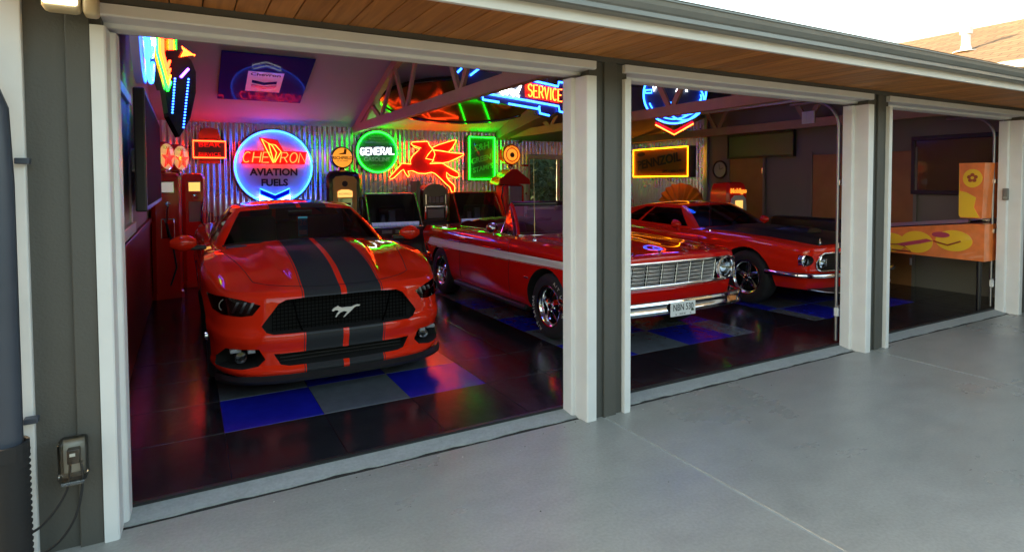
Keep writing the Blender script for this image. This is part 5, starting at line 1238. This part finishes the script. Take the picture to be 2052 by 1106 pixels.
# red and white pump on the right
pm = empty('petrol_pump', (8.34, 7.2, .04), label='red pump with white dial surround reading Mobilgas by the wooden door', cat='petrol pump')
pump_body(pm, .50, .42, 1.53, 'pump_red', .22)
MB().prism([(-.17, .55), (.17, .55), (.19, 1.10), (.17, 1.24), (.10, 1.30), (-.10, 1.30), (-.17, 1.24), (-.19, 1.10)], 1, -.232, -.20).build('dial_surround', 'white_plain', pm)
MB().bbox(-.09, .09, -.240, -.2325, 1.02, 1.21, .006).build('dial', 'dial_glow', pm); b = MB(); b.lathe([(0, -.012), (.05, -.01), (.055, 0)], (0, -.233, .88), 1, 20); b.build('badge', 'print_grey', pm)
text('lettering', 'Mobilgas', .115, 'globe_amber', pm, (0, -.222, 1.375), ext=.004, bold=.004)

# ------------------------------------------------------------------ jukeboxes, slot machine, misc
lit('title_strip', (.40, .45, .75), .04); mat('mech', (.22, .22, .26), .35, metal=.6); mat('juke_body', (.03, .02, .03), .3, coat=.6); glassmat('case_glass', (.75, .75, .8), 1.0)
def jukebox(x, y, w, lab, trimm, body):
    j = empty('jukebox', (x, y, .04), label=lab, cat='jukebox'); h = w / 2
    MB().bbox(-h, h, 0, .60, .06, .74, .02).build('cabinet', body, j); MB().bbox(-h + .02, h - .02, .42, .60, .741, 1.34, .02).build('back', body, j)
    fr = [(-h, .02, .76), (h, .02, .76), (h - .02, .40, 1.345), (-h + .02, .40, 1.345)]
    for a in range(4): MB().tube([fr[a], fr[(a + 1) % 4]], .016, 8).build('lid_frame', trimm, j, smooth=60)
    MB().add([(p[0], p[1] + .004, p[2]) for p in fr] + [(p[0], p[1] + .010, p[2]) for p in fr], [(0, 1, 2, 3), (7, 6, 5, 4), (0, 4, 5, 1), (1, 5, 6, 2), (2, 6, 7, 3), (3, 7, 4, 0)]).build('lid_glass', 'case_glass', j)
    for s in (-1, 1): MB().add([(s * h, .02, .76), (s * h, .42, .76), (s * (h - .02), .41, 1.34), (s * (h - .012), .02, .76), (s * (h - .012), .42, .76), (s * (h - .03), .41, 1.34)], [(0, 1, 2), (5, 4, 3), (0, 3, 4, 1), (1, 4, 5, 2), (2, 5, 3, 0)]).build('side_panel', body, j)
    for k in range(8): x0 = -h + .05 + k * (w - .1) / 8; MB().bbox(x0, x0 + (w - .1) / 8 - .008, .05, .10, .775, .85, .004).build('title_card', 'title_strip', j)
    MB().bbox(-.25, .25, .30, .41, .76, 1.10, .03).build('mechanism', 'juke_body', j); MB().bbox(-.08, .05, .24, .295, .80, 1.05, .02).build('tone_arm', 'mech', j); MB().bbox(-.22, -.14, .24, .295, .80, .98, .02).build('selector', 'mech', j)
    for k in range(3): MB().bbox(-h + .2 + k * .24, -h + .38 + k * .24, -.018, .0, .66, .72, .006).build('button_row', 'mech', j)
    return j
jukebox(3.24, 10.0, .96, 'console jukebox with slanted glass lid and purple-lit trim', 'chrome', 'juke_body')
jukebox(5.0, 10.15, .95, 'dark red console jukebox behind the convertible', 'lens_red', 'juke_body')
sl = empty('slot_machine', (4.19, 10.55, .04), label='arch-topped slot machine with chrome side rails beneath the winged horse', cat='slot machine')
MB().bbox(-.28, .28, 0, .40, .0, .80, .02).build('stand', 'juke_body', sl)
MB().prism([(-.24, .801), (.24, .801), (.24, 1.36)] + [(.24 * math.cos(R(a)) , 1.36 + .16 * math.sin(R(a))) for a in range(15, 180, 15)] + [(-.24, 1.36)], 1, .04, .36).build('cabinet', 'juke_body', sl)
for s in (-1, 1): MB().bbox(s * .215 - .02, s * .215 + .02, .0, .04, .84, 1.10, .008).build('rail', 'chrome', sl); MB().bbox(s * .20 - .012, s * .20 + .012, .01, .039, 1.12, 1.32, .005).build('rail', 'chrome', sl)
MB().bbox(-.19, .19, .015, .039, 1.07, 1.10, .006).build('rail', 'chrome', sl)
for k in range(4): MB().bbox(-.15 + k * .08, -.085 + k * .08, .02, .039, 1.16, 1.27, .004).build('reel', 'dial_dim', sl)
MB().bbox(-.17, .17, .02, .039, .86, 1.04, .008).build('coin_panel', 'mech', sl)
cb = MB().bbox(3.80, 3.87, 10.55, 10.9, .04, 1.62, .01); cb.build('cabinet_post', 'juke_body', cat='cabinet', label='tall narrow black cabinet between the jukebox and slot machine')
# shell-shaped sign
sh = empty('shell_sign', (XR - .03, 9.22, 1.10), label='orange scallop shell sign standing behind the fastback roof', cat='sign', rz=R(-90))
for k in range(9):
    a0, a1 = R(180 - k * 20), R(160 - k * 20); am = (a0 + a1) / 2; r_ = .56; rx = 1.08
    v = [(0, -.05, -.16), (rx * r_ * math.cos(a0), -.04, r_ * .76 * math.sin(a0)), (rx * r_ * 1.05 * math.cos(am), -.09, r_ * .80 * math.sin(am)), (rx * r_ * math.cos(a1), -.04, r_ * .76 * math.sin(a1)), (0, 0, -.16), (rx * r_ * math.cos(a0), 0, r_ * .76 * math.sin(a0)), (rx * r_ * 1.05 * math.cos(am), 0, r_ * .80 * math.sin(am)), (rx * r_ * math.cos(a1), 0, r_ * .76 * math.sin(a1))]
    MB().add(v, [(0, 1, 2), (0, 2, 3), (4, 6, 5), (4, 7, 6), (1, 5, 6, 2), (2, 6, 7, 3), (0, 4, 5, 1), (3, 7, 4, 0)]).build('rib', 'enamel_orange', sh)
# clock, board, frame, sofa
ck = empty('wall_clock', (XR - .01, 8.21, 1.813), label='round dark-rimmed clock on the grey wall above the Mobilgas pump', cat='clock', rz=R(-90))
ring(.165, .018, -.03, 'black_plastic', ck, 'rim'); b = MB(); b.lathe([(0, -.025), (.16, -.025), (.16, 0)], (0, 0, 0), 1, 28); b.build('dial', 'dial_dim', ck)
for a, l in ((100, .11), (20, .08)): MB().tube([(0, -.03, 0), (l * math.cos(R(a)), -.03, l * math.sin(R(a)))], .005, 4).build('hand', 'black_plastic', ck)
bd = empty('dark_board', (XR - .01, 7.28, 2.24), label='long framed dark board high on the grey wall under the truss', cat='board', rz=R(-90))
MB().bbox(-.69, .69, -.06, 0, -.20, .20, .008).build('panel', 'enamel_dark', bd)
for z in (-.215, .215): MB().bbox(-.715, .715, -.075, 0, z - .0145, z + .0145, .005).build('frame', 'black_plastic', bd)
for x in (-.7025, .7025): MB().bbox(x - .0115, x + .0115, -.075, 0, -.20, .20, .004).build('frame', 'black_plastic', bd)
pf = empty('framed_picture', (XR - .01, 4.05, 1.80), label='wide black-framed glazed picture on the wall behind the pinball machine', cat='picture', rz=R(-90))
mat('picture_gloss', (.10, .055, .025), .08, coat=1.0)
MB().box(-.59, .59, -.02, 0, -.36, .36).build('glazed_print', 'picture_gloss', pf)
for z in (-.385, .385): MB().bbox(-.64, .64, -.04, 0, z - .03, z + .03, .006).build('frame', 'black_plastic', pf)
for x in (-.613, .613): MB().bbox(x - .027, x + .027, -.04, 0, -.354, .354, .006).build('frame', 'black_plastic', pf)
so = empty('sofa', (8.85, 6.0, .04), label='low black sofa against the grey wall beyond the fastback', cat='sofa')
mat('leather_black', (.012, .012, .013), .4, bump=.2, bscale=12)
MB().bbox(-.40, .40, -.85, .85, .10, .44, .05).build('seat', 'leather_black', so, smooth=50); MB().bbox(.12, .42, -.85, .85, .44, .94, .06).build('backrest', 'leather_black', so, smooth=50)
for s in (-1, 1): MB().bbox(-.42, .42, s * .95 - .1, s * .95 + .1, .10, .66, .05).build('armrest', 'leather_black', so, smooth=50)
for sx in (-.35, .35):
    for sy in (-.9, .9): MB().tube([(sx, sy, 0), (sx, sy, .10)], .02, 8).build('leg', 'black_plastic', so)

# pinball machine
mat('pin_orange', (.86, .22, .05), .35, coat=.6, var=.18, vscale=7); mat('pin_yellow', (.95, .58, .03), .35, coat=.6); mat('pin_pink', (.50, .06, .10), .4, coat=.6); mat('pin_rust', (.40, .08, .02), .4)
pb = empty('pinball_machine', (8.30, 3.98, .04), label='orange and yellow pinball machine in the third bay', cat='pinball machine')
pr = [(-.60, .575), (.86, .585), (.86, .87), (-.45, 1.02), (-.60, 1.02)]
MB().prism(pr, 0, 0, .56).build('cabinet', 'pin_orange', pb); MB().prism([(-.58, 1.09), (-.36, 1.09), (-.335, 1.755), (-.60, 1.755)], 0, -.03, .62).build('backbox', 'pin_orange', pb)
MB().prism([(-.44, 1.035), (.87, .885), (.87, .925), (-.44, 1.075)], 0, -.012, .03).build('side_rail', 'steel', pb); MB().prism([(-.44, 1.035), (.87, .885), (.87, .925), (-.44, 1.075)], 0, .53, .572).build('side_rail', 'steel', pb)
MB().prism([(-.40, 1.025), (.85, .872), (.85, .90), (-.40, 1.05)], 0, .031, .529).build('playfield_glass', 'black_gloss', pb)
blob = lambda cy, cz, ry, rz__: [(cy + ry * math.cos(R(a)), cz + rz__ * math.sin(R(a))) for a in range(0, 360, 12)]
for k, (cy, cz, ry, rz__) in enumerate(((-.28, .80, .20, .13), (.14, .75, .19, .14), (.46, .72, .19, .125))): MB().prism(blob(cy, cz, ry, rz__), 0, -.004 - .001 * k, .01).build('painted_blob', 'pin_yellow', pb)
MB().prism([(.40, .70), (.22, .75), (.02, .80), (-.06, .78), (.10, .73), (.30, .68)], 0, -.010, .0).build('painted_sash', 'pin_pink', pb); MB().prism(blob(-.14, .865, .10, .035), 0, -.009, .0).build('painted_cloud', 'pin_pink', pb)
for pts in ([(-.06, .78), (-.22, .74), (-.36, .80)], [(.36, .70), (.56, .68), (.66, .76)], [(.30, .69), (.20, .62), (.44, .62)]): MB().tube([(-.006, y, z) for y, z in pts], .010, 5).build('painted_line', 'pin_rust', pb)
MB().prism([(-.36, 1.10), (-.56, 1.10), (-.50, 1.22), (-.52, 1.34), (-.42, 1.40), (-.345, 1.42), (-.34, 1.70), (-.345, 1.12)], 0, -.036, -.025).build('painted_blob', 'pin_yellow', pb); MB().prism(blob(-.48, 1.57, .10, .11), 0, -.036, -.025).build('painted_blob', 'pin_yellow', pb)
fl = MB()
for k in range(5): fl.lathe([(0, -.04), (.022, -.039), (.022, -.03)], (0, -.48 + .035 * math.cos(R(90 + 72 * k)), 1.575 + .035 * math.sin(R(90 + 72 * k))), 0, 12)
fl.build('painted_flower', 'pin_rust', pb); b = MB(); b.lathe([(0, -.043), (.018, -.042), (.018, -.03)], (0, -.48, 1.575), 0, 12); b.build('flower_centre', 'pin_yellow', pb)
for y in (-.54, .80):
    for x in (.04, .52): MB().tube([(x, y, 0), (x, y, .60)], [.022, .03], 8).build('leg', 'black_plastic', pb, smooth=50)

# ------------------------------------------------------------------ facade fittings
ds = empty('downspout', (-.660, 3.02, 0), label='slate-grey ribbed downspout at the left edge running into a black drain hose', cat='downspout')
b = MB(); prof = []
for k in range(24):
    a = 2 * math.pi * k / 24; r_ = .060 + (.003 if k % 2 else -.002); prof.append((r_ * math.cos(a), r_ * .8 * math.sin(a)))
rows = [[(x + ox, y, z) for x, y in prof] for z, ox in ((.50, 0), (1.6, 0), (1.90, -.01), (2.02, -.05), (2.12, -.12), (2.20, -.20))]
MB().grid(rows, closed=True).build('pipe', 'slate_pipe', ds, smooth=80)
b = MB(); pr = []
for k in range(46): z = .52 - k * .0125; pr.append((.064 if k % 2 else .074, z))
b.lathe(pr, (.01, 0, 0), 2, 20); b.build('drain_hose', 'rubber', ds, smooth=80)
b = MB(); b.lathe([(.070, .50), (.078, .50), (.078, .56), (.066, .56)], (.004, 0, 0), 2, 20); b.build('coupling', 'rubber', ds)
for z in (1.68, .60): MB().bbox(.05, .10, .06, .10, z, z + .025, .004).build('strap', 'slate_pipe', ds)
ob = empty('outlet_box', (-.448, YF - .02, .325), label='clear plastic weatherproof outlet cover with black plug on the grey siding', cat='outlet')
glassmat('cover_plastic', (.93, .93, .90), 1.0, .15); mat('outlet_grey', (.42, .41, .38), .5)
MB().bbox(-.052, .052, -.085, -.002, .0, .185, .018).build('cover', 'cover_plastic', ob, smooth=50); MB().bbox(-.04, .04, -.012, -.001, .02, .17, .004).build('plate', 'outlet_grey', ob); MB().bbox(-.022, .024, -.05, -.0125, .07, .135, .006).build('plug', 'black_plastic', ob)
MB().box(-.012, .008, -.0525, -.0505, .105, .118).build('rating_label', 'white_plain', ob); MB().tube([(-.04, -.07, -.004), (.04, -.07, -.004)], .008, 6).build('lip', 'cover_plastic', ob)
cords = (([(-.010, -.05, .08), (-.02, -.055, -.02), (-.06, -.06, -.10), (-.115, -.07, -.16), (-.16, -.08, -.175)], 'left'), ([(.028, -.05, .08), (.03, -.055, -.03), (.005, -.06, -.15), (-.05, -.06, -.24), (-.12, -.06, -.285), (-.17, -.06, -.295)], 'right'))
for pts, _n in cords:
    P_ = [Vector(p) for p in pts]; out = []
    for i in range(len(P_) - 1):
        p0, p1, p2, p3 = P_[max(i - 1, 0)], P_[i], P_[i + 1], P_[min(i + 2, len(P_) - 1)]
        for q in range(6):
            t = q / 6; out.append(tuple(.5 * ((2 * p1) + (p2 - p0) * t + (2 * p0 - 5 * p1 + 4 * p2 - p3) * t * t + (3 * p1 - p0 - 3 * p2 + p3) * t ** 3)))
    MB().tube(out + [pts[-1]], .0055, 6).build('cord', 'rubber', ob, smooth=70)
fl_ = empty('flood_light', (-.42, 3.06, 2.36), label='beige motion floodlight with glowing lens under the eave at top left', cat='floodlight')
mat('beige_plastic', (.55, .47, .30), .4); mat('lamp_lens', (.9, .85, .7), .3, emit=(1, .93, .78), es=.6)
MB().bbox(-.075, .055, -.06, .03, -.055, .06, .02).build('housing', 'beige_plastic', fl_, smooth=50); MB().bbox(-.068, .048, -.070, -.0605, -.035, .05, .008).build('lens', 'lamp_lens', fl_); MB().bbox(.062, .115, -.05, .04, -.06, .03, .014).build('sensor', 'beige_plastic', fl_, smooth=50)
MB().tube([(-.10, 0, .02), (-.10, 0, .06)], .012, 8).build('arm', 'beige_plastic', fl_); MB().bbox(-.06, .09, .03, .075, -.02, .07, .01).build('mount', 'beige_plastic', fl_)
kp = empty('keypad', (8.52, YF + .10, 1.42), label='small grey keypad cover on the right jamb of the third bay', cat='keypad')
MB().bbox(-.035, -.008, -.03, .03, -.07, .07, .008).build('cover', 'gutter_grey', kp, smooth=50); MB().bbox(-.040, -.0355, -.02, .02, -.055, -.03, .002).build('latch', 'print_grey', kp)
hv = empty('air_register', (8.94, 6.1, 2.62), label='white slatted air register fixed on the timber truss', cat='vent')
MB().bbox(-.02, .0, -.11, .11, -.10, .10, .004).build('frame', 'white_plain', hv)
for k in range(7): MB().bbox(-.030, -.0205, -.10 + k * .03, -.085 + k * .03, -.09, .09, .002).build('slat', 'white_plain', hv)

# a little grit blown onto the drive
gb = MB(); rg2 = random.Random(5)
for k in range(70):
    x, y = rg2.uniform(-.5, 8.5), rg2.choice((rg2.uniform(.9, 3.2), 3.2 - abs(rg2.gauss(0, .12)))); r_ = rg2.uniform(.002, .006); a = rg2.uniform(0, 3)
    gb.add([(x + r_ * math.cos(a + q * 1.571), y + r_ * .6 * math.sin(a + q * 1.571), .0005) for q in range(4)] + [(x, y, r_ * .8)], [(0, 1, 4), (1, 2, 4), (2, 3, 4), (3, 0, 4)], rg2.choice((0, 0, 1)))
mat('grit_dark', (.05, .045, .035), .9); mat('grit_pale', (.55, .53, .47), .8)
gb.build('grit', ['grit_dark', 'grit_pale'], label='scattered grit and leaf crumbs on the concrete drive', kind='stuff')
